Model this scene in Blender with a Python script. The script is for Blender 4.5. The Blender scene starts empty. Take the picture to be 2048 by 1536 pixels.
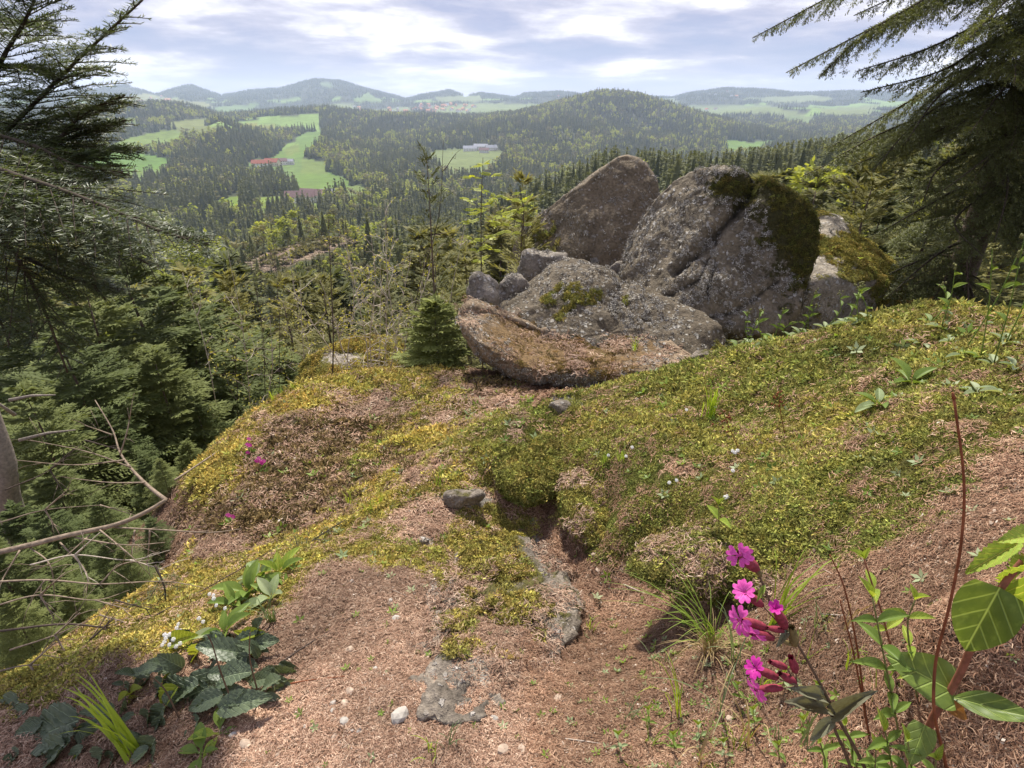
import bpy, bmesh, math, random
import numpy as np
from mathutils import Vector, Matrix
R = math.radians
rng = np.random.default_rng(7)
random.seed(7)
scene = bpy.context.scene
COL = scene.collection

# ------------------------------------------------------------------ camera, sky, sun, exposure
FPX, CX, CY = 1150.0, 1024.0, 768.0          # focal length and centre in photo pixels
PITCH = R(26.28)
cam = bpy.data.cameras.new('camera'); camo = bpy.data.objects.new('camera', cam); COL.objects.link(camo)
cam.sensor_width = 36; cam.lens = 36 * FPX / 2048
cam.clip_start = 0.02; cam.clip_end = 60000
camo.location = (0, 0, 0); camo.rotation_euler = (R(90) - PITCH, 0, 0)
scene.camera = camo

SUN_EL, SUN_AZ = R(57), R(-9)               # azimuth measured from +Y (ahead), minus = left
sun = bpy.data.lights.new('sun', 'SUN'); suno = bpy.data.objects.new('sun', sun); COL.objects.link(suno)
sun.energy = 4.2; sun.angle = R(3.0); sun.color = (1.0, 0.94, 0.82)
sd = Vector((math.sin(SUN_AZ) * math.cos(SUN_EL), math.cos(SUN_AZ) * math.cos(SUN_EL), math.sin(SUN_EL)))
suno.rotation_euler = sd.to_track_quat('Z', 'Y').to_euler()
suno.location = sd * 50

world = bpy.data.worlds.new('World'); scene.world = world; world.use_nodes = True
SKY_OFF = (8.3, -2.0, 0)
def build_world():
    nt = world.node_tree; N = nt.nodes; L = nt.links; N.clear()
    out = N.new('ShaderNodeOutputWorld'); bg = N.new('ShaderNodeBackground'); bg.inputs[1].default_value = 0.1
    sky = N.new('ShaderNodeTexSky'); sky.sky_type = 'NISHITA'; sky.sun_disc = False
    sky.sun_elevation = SUN_EL; sky.sun_rotation = SUN_AZ; sky.altitude = 700; sky.dust_density = 2.0
    tc = N.new('ShaderNodeTexCoord'); sep = N.new('ShaderNodeSeparateXYZ'); L.new(tc.outputs['Generated'], sep.inputs[0])
    def math_(op, a, b=None, clamp=False):
        m = N.new('ShaderNodeMath'); m.operation = op; m.use_clamp = clamp
        for i, v in enumerate((a, b)):
            if v is None: continue
            if isinstance(v, (int, float)): m.inputs[i].default_value = v
            else: L.new(v, m.inputs[i])
        return m.outputs[0]
    zz = math_('ADD', math_('MAXIMUM', sep.outputs[2], 0.0), 0.13)
    px = math_('DIVIDE', sep.outputs[0], zz); py = math_('DIVIDE', sep.outputs[1], zz)
    cb = N.new('ShaderNodeCombineXYZ'); L.new(px, cb.inputs[0]); L.new(py, cb.inputs[1])
    def noise(scale, detail, rough, off, dist=0.0):
        mp = N.new('ShaderNodeMapping'); mp.inputs['Location'].default_value = off; L.new(cb.outputs[0], mp.inputs[0])
        n = N.new('ShaderNodeTexNoise'); n.inputs['Scale'].default_value = scale; n.inputs['Detail'].default_value = detail
        n.inputs['Roughness'].default_value = rough; n.inputs['Distortion'].default_value = dist
        L.new(mp.outputs[0], n.inputs['Vector']); return n.outputs['Fac']
    def ramp(fac, pts):
        r = N.new('ShaderNodeValToRGB'); e = r.color_ramp.elements
        while len(e) < len(pts): e.new(0.5)
        for el, (p, c) in zip(e, pts): el.position = p; el.color = (*c, 1)
        L.new(fac, r.inputs[0]); return r.outputs[0]
    n1 = noise(0.46, 4, 0.5, SKY_OFF, 0.3)               # thick and thin parts of the deck
    n2 = noise(1.5, 9, 0.58, (5.2, 0.4, 2), 0.2)         # billows inside it
    mixn = math_('ADD', math_('MULTIPLY', n1, 0.62), math_('MULTIPLY', n2, 0.38))
    k = 6.5
    cloud = ramp(mixn, [(0.40, (.29, .33, .52)), (0.455, (.37, .39, .56)), (0.50, (.53, .52, .64)), (0.53, (.74, .72, .81)), (0.565, (1.05, 1.02, 1.06)), (0.63, (1.35, 1.3, 1.3))])
    sc_ = N.new('ShaderNodeVectorMath'); sc_.operation = 'SCALE'; sc_.inputs['Scale'].default_value = k; L.new(cloud, sc_.inputs[0])
    # pale air low on the horizon
    low = ramp(math_('MULTIPLY', sep.outputs[2], 8.0, True), [(0.0, (1, 1, 1)), (0.22, (.40, .40, .40)), (0.5, (0, 0, 0))])
    lowm = N.new('ShaderNodeMix'); lowm.data_type = 'RGBA'; L.new(math_('MULTIPLY', low, 0.70), lowm.inputs[0]); L.new(sc_.outputs[0], lowm.inputs[6]); lowm.inputs[7].default_value = (4.9, 4.8, 5.5, 1)
    cover = ramp(n1, [(0.30, (.88,) * 3), (0.5, (.97,) * 3)])
    mx = N.new('ShaderNodeMix'); mx.data_type = 'RGBA'; L.new(cover, mx.inputs[0]); L.new(sky.outputs[0], mx.inputs[6]); L.new(lowm.outputs[2], mx.inputs[7])
    L.new(mx.outputs[2], bg.inputs[0]); L.new(bg.outputs[0], out.inputs[0])
build_world()

vs = scene.view_settings
vs.view_transform = 'Standard'; vs.look = 'None'; vs.gamma = 1.0; vs.use_curve_mapping = False; vs.exposure = 0.9
scene.render.engine = 'CYCLES'
cy = scene.cycles
cy.max_bounces = 5; cy.diffuse_bounces = 3; cy.glossy_bounces = 2; cy.transmission_bounces = 3; cy.transparent_max_bounces = 8; cy.volume_bounces = 1
cy.caustics_reflective = False; cy.caustics_refractive = False
cy.use_denoising = True
try: cy.denoiser = 'OPENIMAGEDENOISE'
except Exception: pass
cy.denoising_prefilter = 'ACCURATE'
cy.sample_clamp_indirect = 6.0

# ------------------------------------------------------------------ projection helpers
SP, CP = math.sin(PITCH), math.cos(PITCH)
def P(u, v, Y):
    """photo pixel + forward distance -> world point"""
    a = (u - CX) / FPX; b = (v - CY) / FPX
    dy = CP - b * SP; dz = -SP - b * CP
    return Vector((a / dy * Y, Y, dz / dy * Y))
def proj(x, y, z):
    dep = y * CP - z * SP; dep = np.where(dep < 1e-3, 1e-3, dep)
    up = y * SP + z * CP
    return CX + FPX * x / dep, CY - FPX * up / dep
def tv(v):
    b = (v - CY) / FPX
    return (-SP - b * CP) / (CP - b * SP)          # z / Y on that row

# ------------------------------------------------------------------ numpy noise
def _h(ix, iy, iz, s):
    n = (ix.astype(np.uint32) * np.uint32(374761393) + iy.astype(np.uint32) * np.uint32(668265263) + iz.astype(np.uint32) * np.uint32(2147483647) + np.uint32(s * 144665 & 0xffffffff))
    n = (n ^ (n >> np.uint32(13))) * np.uint32(1274126177)
    n = (n ^ (n >> np.uint32(16))) * np.uint32(2246822519)
    return ((n ^ (n >> np.uint32(15))) & np.uint32(0xffffff)).astype(np.float64) / float(0xffffff)
def vnoise(x, y, z=0.0, s=0):
    x = np.asarray(x, float); y = np.asarray(y, float); z = np.zeros_like(x) + z
    fx, fy, fz = np.floor(x), np.floor(y), np.floor(z)
    ix, iy, iz = fx.astype(np.int64), fy.astype(np.int64), fz.astype(np.int64)
    tx, ty, tz = x - fx, y - fy, z - fz
    tx = tx * tx * (3 - 2 * tx); ty = ty * ty * (3 - 2 * ty); tz = tz * tz * (3 - 2 * tz)
    r = 0
    for dx in (0, 1):
        for dy in (0, 1):
            for dz in (0, 1):
                w = (tx if dx else 1 - tx) * (ty if dy else 1 - ty) * (tz if dz else 1 - tz)
                r = r + w * _h(ix + dx, iy + dy, iz + dz, s)
    return r
def fbm(x, y, z=0.0, o=4, s=0, g=0.5):
    r = 0; a = 1.0; t = 0
    for i in range(o):
        r = r + a * (vnoise(np.asarray(x) * 2 ** i, np.asarray(y) * 2 ** i, np.asarray(z) * 2.0 ** i, s + i * 17) - .5); t += a; a *= g
    return r / t * 2            # about -1..1
def sstep(a, b, x):
    t = np.clip((x - a) / (b - a), 0, 1); return t * t * (3 - 2 * t)
def in_poly(u, v, poly):
    u = np.asarray(u); v = np.asarray(v); r = np.zeros(u.shape, bool); n = len(poly)
    for i in range(n):
        (x1, y1), (x2, y2) = poly[i], poly[(i + 1) % n]
        c = ((y1 > v) != (y2 > v)) & (u < (x2 - x1) * (v - y1) / ((y2 - y1) or 1e-9) + x1)
        r ^= c
    return r

# ------------------------------------------------------------------ objects, meshes
def mesh_np(name, V, F, smooth=True):
    V = np.asarray(V, np.float32).reshape(-1, 3); F = np.asarray(F, np.int32); k = F.shape[1]
    me = bpy.data.meshes.new(name)
    me.vertices.add(len(V)); me.vertices.foreach_set('co', V.ravel())
    me.loops.add(F.size); me.loops.foreach_set('vertex_index', F.ravel())
    me.polygons.add(len(F)); me.polygons.foreach_set('loop_start', np.arange(0, F.size, k, dtype=np.int32))
    me.update(calc_edges=True); me.validate()
    if smooth: me.polygons.foreach_set('use_smooth', np.ones(len(me.polygons), bool))
    return me
class MB:
    """collects shapes (triangles and quads) into one mesh"""
    def __init__(s): s.V = []; s.F = []
    def add(s, V, F):
        o = len(s.V); s.V += [tuple(v) for v in V]; s.F += [tuple(i + o for i in f) for f in F]; return s
    def mesh(s, name, smooth=True):
        me = bpy.data.meshes.new(name); me.from_pydata(s.V, [], s.F); me.update()
        if smooth: me.polygons.foreach_set('use_smooth', np.ones(len(me.polygons), bool))
        return me
def set_mat(me, m):
    me.materials.clear(); me.materials.append(m); return me
def tag(o, label=None, cat=None, group=None, kind=None):
    if label: o['label'] = label
    if cat: o['category'] = cat
    if group: o['group'] = group
    if kind: o['kind'] = kind
    return o
def thing(name, label, cat, loc=(0, 0, 0), group=None):
    o = bpy.data.objects.new(name, None); o.empty_display_size = .05; COL.objects.link(o); o.location = loc
    return tag(o, label, cat, group)
def part(name, me, m=None, parent=None, mat=None):
    """a mesh given in world coordinates (or placed by matrix `mat`), child of parent"""
    if m is not None and (not me.materials): me.materials.append(m)
    o = bpy.data.objects.new(name, me); COL.objects.link(o)
    if mat is not None: o.matrix_basis = mat
    if parent is not None:
        o.parent = parent; t = Vector(parent.location); p = parent.parent
        if p is not None:
            t = Vector((0, 0, 0))                 # a sub-part: parts already sit in world coordinates
            o.matrix_parent_inverse = parent.matrix_basis.inverted() if False else Matrix.Identity(4)
            o.matrix_parent_inverse = parent.matrix_basis.inverted()
        else:
            o.matrix_parent_inverse = Matrix.Translation(-t) if parent.type == 'EMPTY' else parent.matrix_basis.inverted()
    return o
def tube(pts, rad, sides=6, cap=True):
    pts = [Vector(p) for p in pts]; n = len(pts)
    if not hasattr(rad, '__len__'): rad = [rad] * n
    V = []; F = []
    up = Vector((.31, .17, .93))
    for i, p in enumerate(pts):
        d = (pts[min(i + 1, n - 1)] - pts[max(i - 1, 0)]).normalized()
        a = d.cross(up)
        if a.length < 1e-3: a = d.cross(Vector((1, 0, 0)))
        a.normalize(); b = d.cross(a)
        for k in range(sides):
            t = 2 * math.pi * k / sides
            V.append(p + (a * math.cos(t) + b * math.sin(t)) * rad[i])
    for i in range(n - 1):
        for k in range(sides):
            k2 = (k + 1) % sides
            F.append((i * sides + k, i * sides + k2, (i + 1) * sides + k2, (i + 1) * sides + k))
    if cap:
        F.append(tuple(range(sides))[::-1]); F.append(tuple((n - 1) * sides + k for k in range(sides)))
    return V, F
def spline(pts, n):
    """Catmull-Rom through pts, n samples"""
    p = [Vector(q) for q in pts]; p = [p[0] * 2 - p[1]] + p + [p[-1] * 2 - p[-2]]
    out = []; m = len(p) - 3
    for i in range(n):
        t = i / (n - 1) * m; k = min(int(t), m - 1); t -= k
        a, b, c, d = p[k:k + 4]
        out.append(.5 * ((2 * b) + (c - a) * t + (2 * a - 5 * b + 4 * c - d) * t * t + (3 * b - a - 3 * c + d) * t ** 3))
    return out

# ------------------------------------------------------------------ materials
class Mat:
    def __init__(s, name):
        s.m = bpy.data.materials.new(name); s.m.use_nodes = True; s.nt = s.m.node_tree; s.N = s.nt.nodes; s.L = s.nt.links
        s.N.clear(); s.out = s.N.new('ShaderNodeOutputMaterial')
    def n(s, t, **kw):
        nd = s.N.new(t)
        for k, v in kw.items(): setattr(nd, k, v)
        return nd
    def set(s, sock, v):
        if isinstance(v, bpy.types.NodeSocket): s.L.new(v, sock)
        elif v is not None: sock.default_value = v
    def noise(s, vec, scale, detail=4, rough=.55, dist=0):
        nd = s.n('ShaderNodeTexNoise'); s.set(nd.inputs['Vector'], vec); nd.inputs['Scale'].default_value = scale
        nd.inputs['Detail'].default_value = detail; nd.inputs['Roughness'].default_value = rough; nd.inputs['Distortion'].default_value = dist
        return nd.outputs['Fac']
    def voro(s, vec, scale, feature='F1', out='Distance', rand=1.0):
        nd = s.n('ShaderNodeTexVoronoi', feature=feature); s.set(nd.inputs['Vector'], vec); nd.inputs['Scale'].default_value = scale
        nd.inputs['Randomness'].default_value = rand
        return nd.outputs[out]
    def ramp(s, fac, pts):
        nd = s.n('ShaderNodeValToRGB'); e = nd.color_ramp.elements
        while len(e) < len(pts): e.new(.5)
        for el, (p, c) in zip(e, pts):
            el.position = p; el.color = (*((c,) * 3 if isinstance(c, (int, float)) else c), 1)
        s.L.new(fac, nd.inputs[0]); return nd.outputs[0]
    def mix(s, fac, a, b, mode='MIX'):
        nd = s.n('ShaderNodeMix', data_type='RGBA', blend_type=mode)
        s.set(nd.inputs[0], fac)
        for i, v in ((6, a), (7, b)):
            s.set(nd.inputs[i], (*v, 1) if isinstance(v, tuple) and len(v) == 3 else v)
        return nd.outputs[2]
    def math(s, op, a, b=None, clamp=False):
        nd = s.n('ShaderNodeMath', operation=op, use_clamp=clamp); s.set(nd.inputs[0], a)
        if b is not None: s.set(nd.inputs[1], b)
        return nd.outputs[0]
    def bump(s, h, strength, dist):
        nd = s.n('ShaderNodeBump'); nd.inputs['Strength'].default_value = strength; nd.inputs['Distance'].default_value = dist
        s.L.new(h, nd.inputs['Height']); return nd.outputs[0]
    def bsdf(s, col, rough=.9, normal=None, spec=.25, trans=0.0, tcol=None):
        b = s.n('ShaderNodeBsdfPrincipled'); s.set(b.inputs['Base Color'], (*col, 1) if isinstance(col, tuple) else col)
        s.set(b.inputs['Roughness'], rough); b.inputs['Specular IOR Level'].default_value = spec
        if normal is not None: s.L.new(normal, b.inputs['Normal'])
        o = b.outputs[0]
        if trans:
            t = s.n('ShaderNodeBsdfTranslucent'); c = tcol if tcol is not None else col
            s.set(t.inputs[0], (*c, 1) if isinstance(c, tuple) else c)
            mx = s.n('ShaderNodeMixShader'); mx.inputs[0].default_value = trans
            s.L.new(o, mx.inputs[1]); s.L.new(t.outputs[0], mx.inputs[2]); o = mx.outputs[0]
        s.L.new(o, s.out.inputs[0]); return s.m
    def pos(s): return s.n('ShaderNodeNewGeometry').outputs['Position']
    def obj(s): return s.n('ShaderNodeTexCoord').outputs['Object']
    def rand(s): return s.n('ShaderNodeObjectInfo').outputs['Random']
    def attr(s, name, out='Color', typ='GEOMETRY'):
        nd = s.n('ShaderNodeAttribute', attribute_name=name, attribute_type=typ); return nd.outputs[out]
def sc3(c, k): return tuple(x * k for x in c)
def leafmat(name, col, col2=None, trans=.35, rough=.55, nscale=40., spec=.3, tboost=1.25, veins=0):
    """leaf: two tones by noise and by object, light passing through"""
    m = Mat(name); col2 = col2 or sc3(col, .6)
    f = m.noise(m.obj(), nscale, 3)
    f2 = m.math('ADD', m.math('MULTIPLY', f, .6), m.math('MULTIPLY', m.rand(), .4))
    c = m.ramp(f2, [(.25, col2), (.7, col)])
    nrm = None
    if veins:                                              # midrib and side veins in the leaf's own coordinates
        sp = m.n('ShaderNodeSeparateXYZ'); m.L.new(m.obj(), sp.inputs[0]); ax = m.math('ABSOLUTE', sp.outputs[0])
        w = m.math('SINE', m.math('MULTIPLY', m.math('SUBTRACT', sp.outputs[1], m.math('MULTIPLY', ax, .75)), 6.283 * veins))
        side = m.ramp(w, [(.86, 0.0), (.98, .55)]); mid = m.ramp(ax, [(.008, 1.0), (.022, 0.0)])
        vm = m.math('MAXIMUM', side, mid); blot = m.ramp(m.noise(m.obj(), 6, 4), [(.55, 0.0), (.75, .5)])
        c = m.mix(blot, c, sc3(col, 1.5)); c = m.mix(vm, c, tuple(min(.7, x * 1.9 + .05) for x in col)); nrm = m.bump(m.math('MULTIPLY', vm, -1.0), .6, .02)
    t = m.mix(1.0, c, (tboost * 1.1, tboost, .6), 'MULTIPLY')
    return m.bsdf(c, rough, nrm, spec, trans, t)
def solid(name, col, rough=.85, var=.25, nscale=30., bump=.3, bdist=.002, spec=.2):
    m = Mat(name); p = m.pos(); f = m.noise(p, nscale, 5)
    c = m.ramp(f, [(.3, sc3(col, 1 - var)), (.7, sc3(col, 1 + var))])
    return m.bsdf(c, rough, m.bump(f, bump, bdist) if bump else None, spec)

# ------------------------------------------------------------------ terrain height
NEAR = [  # photo pixel and forward distance of the ground at the viewpoint
 (900,1536,.72),(600,1536,.74),(900,1300,1.05),(650,1300,1.10),(700,1150,1.42),(800,1060,1.75),(950,1000,2.05),(1000,850,3.1),(1000,800,3.65),(1150,790,3.85),
 (850,900,2.7),(900,735,4.7),(750,742,4.55),(600,772,4.1),(480,850,3.45),(380,970,2.75),(650,900,2.9),(500,1000,2.3),(600,1060,2.0),(450,1150,1.7),(300,1200,1.6),
 (100,1300,1.35),(0,1500,.9),(400,1400,.95),(200,1536,.8),(760,830,3.5),(900,820,3.45),
 # mound on the right
 (1850,1250,.62),(1900,900,1.2),(1850,800,1.5),(1900,615,2.4),(2048,640,2.2),(1650,662,2.5),(1450,702,2.6),(1300,752,2.75),(1100,805,2.62),(1600,1000,1.27),(1600,900,1.55),(1600,800,1.93),
 (1500,1040,1.28),(1750,1120,.93),(2048,1100,.75),(1400,1400,.84),(1700,1400,.66),(2000,1450,.5),(1300,1536,.68),(1700,1536,.55),(1500,1250,.98),(1400,1170,1.24),(1600,1150,1.07),
 (1300,900,1.93),(1400,850,2.0),(1450,950,1.59),(1750,700,2.1),
 # foot and top of its mossy flank
 (1000,978,2.14),(1100,990,2.09),(1180,1085,1.73),(1270,1145,1.47),
 (1030,880,2.33),(1100,860,2.42),(1150,928,2.12),(1205,955,1.95),(1260,1040,1.60)]
DROP = [(250,3.2,-3.0),(0,2.2,-2.6),(-300,1.5,-2.2),(350,4.5,-3.6),(600,5.3,-3.3),(750,5.6,-3.0),(900,5.8,-2.9),(0,4,-4.2),(-300,3,-3.6),(980,5.2,-2.5),(1200,5.5,-2.6),
 (1500,4.2,-2.3),(1500,6,-2.9),(1800,4.2,-2.2),(1800,6,-2.9),(2200,4,-2.0),(2500,5,-2.4),(1250,4.4,-2.1),(2500,2,-.8),(2500,1,-.65),(1700,3.4,-1.9),(1450,3.5,-1.75),(2048,3.3,-1.5),(170,1.95,-2.25),(20,1.6,-2.1),(-150,1.3,-1.95),(290,2.35,-2.3),(60,2.6,-3.0)]
def _xz(u, Y, z):       # x for a world height rather than a photo row
    t = z / Y; b = -(t * CP + SP) / (CP - t * SP)
    return (u - CX) / FPX / (CP - b * SP) * Y
C = [tuple(P(*q)) for q in NEAR] + [(_xz(u, Y, z), Y, z) for u, Y, z in DROP]
C += [(-1.2, 0.1, -1.55), (0, 0.0, -1.2), (1.0, 0.0, -.75), (0, -1.5, -1.0), (-2, -1.5, -1.5), (2, -1.5, -.4), (3.2, 1.5, -.6)]
C = np.array(C)
def _tps(r2): return np.where(r2 > 1e-12, r2 * np.log(r2 + 1e-12), 0)
def _fit(C, lam=.0006):
    n = len(C); A = np.zeros((n + 3, n + 3)); d = ((C[:, None, :2] - C[None, :, :2]) ** 2).sum(-1)
    A[:n, :n] = _tps(d) + lam * np.eye(n); A[:n, n] = 1; A[:n, n + 1:] = C[:, :2]; A[n, :n] = 1; A[n + 1:, :n] = C[:, :2].T
    return np.linalg.solve(A, np.r_[C[:, 2], 0, 0, 0])
TW = _fit(C)
def near_h(x, y):
    x = np.clip(x, -6, 6); y = np.clip(y, -2, 8); n = len(C); sh = x.shape; x = x.ravel(); y = y.ravel(); z = np.zeros(len(x))
    for i in range(n): z += TW[i] * _tps((x - C[i, 0]) ** 2 + (y - C[i, 1]) ** 2)
    return (z + TW[n] + TW[n + 1] * x + TW[n + 2] * y).reshape(sh)

SKY_V = [(-300,176),(0,172),(120,180),(200,176),(250,169),(312,188),(380,169),(442,191),(500,180),(560,176),(598,164),(630,156),(680,159),(740,178),(815,197),(850,187),(900,179),(930,192),(960,185),(1030,194),(1050,186),(1120,181),(1180,190),(1210,184),(1290,192),(1345,194),(1380,185),(1450,175),(1530,178),(1600,185),(1700,181),(1850,188),(2048,180),(2400,184)]
LAY = {
 8: [(-400,-7.5),(0,-6.5),(300,-6),(600,-5),(800,-4.2),(1000,-3.8),(1200,-3.5),(1600,-3.4),(2048,-3.3),(2500,-3)],
 20: [(-400,-19),(0,-17.5),(400,-15.5),(800,-13.5),(1100,-12),(1400,-10.5),(1700,-9.5),(2048,-8.5),(2500,-8)],
 60: [(0,-43),(400,-40),(800,-35),(1100,-29),(1400,-24),(1700,-20),(2048,-18)],
 130: [(0,-72),(300,-70),(520,-62),(800,-56),(1000,-48),(1200,-40),(1500,-33),(1800,-28),(2048,-25)],
 200: [(0,-95),(300,-90),(480,-64),(520,-54),(600,-50),(680,-50),(760,-64),(900,-68),(1000,-62),(1200,-47),(1500,-39),(1800,-32),(2048,-29)],
 260: [(0,-108),(300,-104),(450,-85),(520,-62),(600,-55),(680,-54),(760,-70),(900,-76),(1000,-68),(1200,-47),(1500,-41),(1800,-34),(2048,-31)],
 350: [(0,-118),(400,-116),(700,-112),(850,-105),(950,-88),(1000,-72),(1100,-59),(1230,-46),(1400,-48),(1500,-44),(1650,-40),(1800,-36),(2048,-34)],
 500: [(0,-126),(400,-122),(700,-122),(900,-120),(1050,-105),(1230,-85),(1400,-78),(1650,-60),(1800,-52),(2048,-48)],
 750: [(0,-128),(300,-126),(500,-118),(620,-112),(800,-122),(1000,-135),(1230,-135),(1500,-120),(1800,-95),(2048,-85)],
 1000: [(0,-126),(300,-122),(500,-126),(640,-126),(800,-134),(1000,-140),(2048,-140)],
 1250: [(0,-118),(200,-105),(300,-103),(450,-122),(545,-119),(620,-122),(750,-136),(900,-124),(960,-122),(1050,-135),(2048,-150)],
 1600: [(0,-105),(200,-82),(330,-88),(390,-66),(440,-46),(500,-78),(560,-104),(640,-92),(750,-118),(900,-121),(1000,-120),(1150,-125),(1300,-130),(1480,-125),(2048,-150)],
 2000: [(0,-85),(300,-70),(440,-66),(540,-80),(680,-75),(800,-95),(950,-92),(1100,-80),(1200,-72),(1350,-88),(1480,-118),(1600,-130),(2048,-130)],
 2600: [(0,-60),(200,-45),(300,-26),(370,-34),(440,-70),(560,-50),(650,-40),(720,-64),(850,-58),(950,-62),(1030,-55),(1110,-24),(1200,4),(1280,-12),(1400,-75),(1500,-120),(1600,-110),(2048,-100)],
 3300: [(0,-75),(300,-80),(480,-86),(600,-88),(720,-84),(800,-76),(1000,-76),(1200,-60),(1400,-90),(1500,-64),(1600,-72),(1700,-62),(2048,-60)],
 4500: [(0,-40),(250,-52),(350,-48),(480,-58),(640,-55),(740,-60),(820,-52),(950,-62),(1080,-48),(1250,-50),(1450,-46),(1600,-48),(2048,-40)],
 6500: [(u, tv(v) * 6500 - 14) for u, v in SKY_V],
 9500: [(0,-90),(2048,-90)],
 16000: [(0,-260),(2048,-260)]}
LY = np.array(sorted(LAY)); LL = np.log(LY)
LK = []
for Yk in LY:
    k = LAY[Yk]; LK.append((np.array([_xz(u, Yk, z) / Yk for u, z in k]), np.array([z for u, z in k], float)))
def far_h(x, y):
    yy = np.maximum(y, 7.9); a = np.clip(x / yy, -1.5, 1.5); l = np.clip(np.log(yy), LL[0], LL[-1] - 1e-6)
    Z = np.stack([np.interp(a, xa, za) for xa, za in LK])            # K x n
    k = np.clip(np.searchsorted(LL, l, side='right') - 1, 0, len(LL) - 2); i = np.arange(len(l))
    def tang(j):
        j0 = np.maximum(j - 1, 0); j1 = np.minimum(j + 1, len(LL) - 1)
        return (Z[j1, i] - Z[j0, i]) / (LL[j1] - LL[j0])
    h = LL[k + 1] - LL[k]; t = (l - LL[k]) / h
    p0, p1, m0, m1 = Z[k, i], Z[k + 1, i], tang(k) * h, tang(k + 1) * h
    m0 = np.clip(m0, -3 * abs(p1 - p0) - 1, 3 * abs(p1 - p0) + 1); m1 = np.clip(m1, -3 * abs(p1 - p0) - 1, 3 * abs(p1 - p0) + 1)
    z = p0 * (2 * t ** 3 - 3 * t * t + 1) + m0 * (t ** 3 - 2 * t * t + t) + p1 * (-2 * t ** 3 + 3 * t * t) + m1 * (t ** 3 - t * t)
    w = sstep(40, 300, yy); big = sstep(500, 2500, yy)
    z = z + w * (fbm(x / 70, y / 70, 0, 3, 5) * 1.6 + fbm(x / 330, y / 330, 0, 3, 9) * (2.5 + 5 * big)) + big * fbm(x / 900, y / 900, 0, 2, 3) * 9 + sstep(1300, 2200, yy) * (1 - sstep(4800, 6000, yy)) * fbm(x / 420, y / 520, 0, 2, 14) * 44
    return z
OUT_POLY = [(852,1300),(862,1200),(905,1105),(955,1042),(1005,1035),(1090,1075),(1180,1110),(1240,1180),(1190,1290),(1060,1350),(935,1385),(865,1372)]
OUT_W = [P(u, v, Y) for (u, v), Y in zip(OUT_POLY, (1.06,1.24,1.48,1.72,1.76,1.60,1.50,1.32,1.10,.98,.93,.95))]
def seg_dist(x, y, pts, closed=True):
    d = np.full(x.shape, 1e9); n = len(pts)
    for i in range(n if closed else n - 1):
        (ax, ay), (bx, by) = pts[i][:2], pts[(i + 1) % n][:2]
        t = np.clip(((x - ax) * (bx - ax) + (y - ay) * (by - ay)) / ((bx - ax) ** 2 + (by - ay) ** 2 + 1e-12), 0, 1)
        d = np.minimum(d, np.hypot(x - ax - t * (bx - ax), y - ay - t * (by - ay)))
    return d
_OW = [(p.x, p.y) for p in OUT_W]
PALE_C = P(930, 1000, 2.04)
def H(x, y, detail=True):
    sh = np.shape(x); x = np.asarray(x, float).ravel(); y = np.asarray(y, float).ravel()
    r = np.hypot(x, y); az = np.arctan2(x, y)
    wf = np.where(y > 0, sstep(4.9, 7.6, y), 0.0)
    z = np.zeros(len(x)); m = (wf < 1) & (r < 14)
    if m.any(): z[m] = near_h(x[m], y[m])
    z = np.where(m, z, -1.2)
    m2 = wf > 0
    if m2.any(): z[m2] = z[m2] * (1 - wf[m2]) + wf[m2] * far_h(x[m2], y[m2])
    side = sstep(R(57), R(75), abs(az)) * sstep(1.5, 6, r)            # beside and behind: the hill top runs on and then falls
    z = z * (1 - side) + side * (-1.3 - .14 * np.maximum(r - 4, 0) * np.exp(-r / 900) - np.where(x < 0, .8, 0) * sstep(2, 8, r))
    if detail:
        nr = 1 - sstep(6, 9, r)
        if (nr > 0).any():
            q = nr > 0; X, Yq = x[q], y[q]
            ins = in_poly(X, Yq, _OW); d = seg_dist(X, Yq, _OW)
            b = np.where(ins, sstep(0, .12, d) * .030 + 0 * sstep(0, .022, d) * (1 - sstep(OUT_W[3].x - .05, OUT_W[3].x + .18, X)), 0)
            b = b + .035 * np.exp(-(((X - PALE_C.x) / .09) ** 2 + ((Yq - PALE_C.y) / .055) ** 2) ** 2)
            n = fbm(X * 2.2, Yq * 2.2, 0, 3, 21) * .030 + fbm(X * 9, Yq * 9, 0, 3, 31) * .013 + fbm(X * 40, Yq * 40, 0, 2, 41) * .0035
            rock = np.where(ins, fbm(X * 16, Yq * 16, 0, 4, 77) * .020, 0)
            z[q] += nr[q] * (n + b + rock) * np.clip(.45 + r[q] * .45, 0, 1.6)
        z += sstep(6, 20, r) * (1 - sstep(300, 900, r)) * fbm(x / 4.5, y / 4.5, 0, 3, 61) * np.clip(r * .012, 0, .7)
    return z.reshape(sh)
def h1(x, y): return float(H(np.array([x]), np.array([y]))[0])
def G(u, v, y0=.3, y1=9.0):
    """the ground point seen at a photo pixel"""
    p0 = P(u, v, 1.0); Y = np.geomspace(y0, y1, 260)
    d = p0.z * Y - H(p0.x * Y, Y); k = np.where(d <= 0)[0]
    if not len(k): return P(u, v, 3.0)
    i = k[0]
    if i == 0: Yg = Y[0]
    else: Yg = Y[i - 1] + (Y[i] - Y[i - 1]) * d[i - 1] / (d[i - 1] - d[i] + 1e-12)
    return Vector((p0.x * Yg, Yg, float(H(np.array([p0.x * Yg]), np.array([Yg]))[0])))
def normals(x, y, e=.012):
    e = np.maximum(e, np.hypot(x, y) * .006)
    gx = (H(x + e, y) - H(x - e, y)) / (2 * e); gy = (H(x, y + e) - H(x, y - e)) / (2 * e)
    n = np.stack([-gx, -gy, np.ones_like(gx)], -1); return n / np.linalg.norm(n, axis=-1, keepdims=True)

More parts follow.
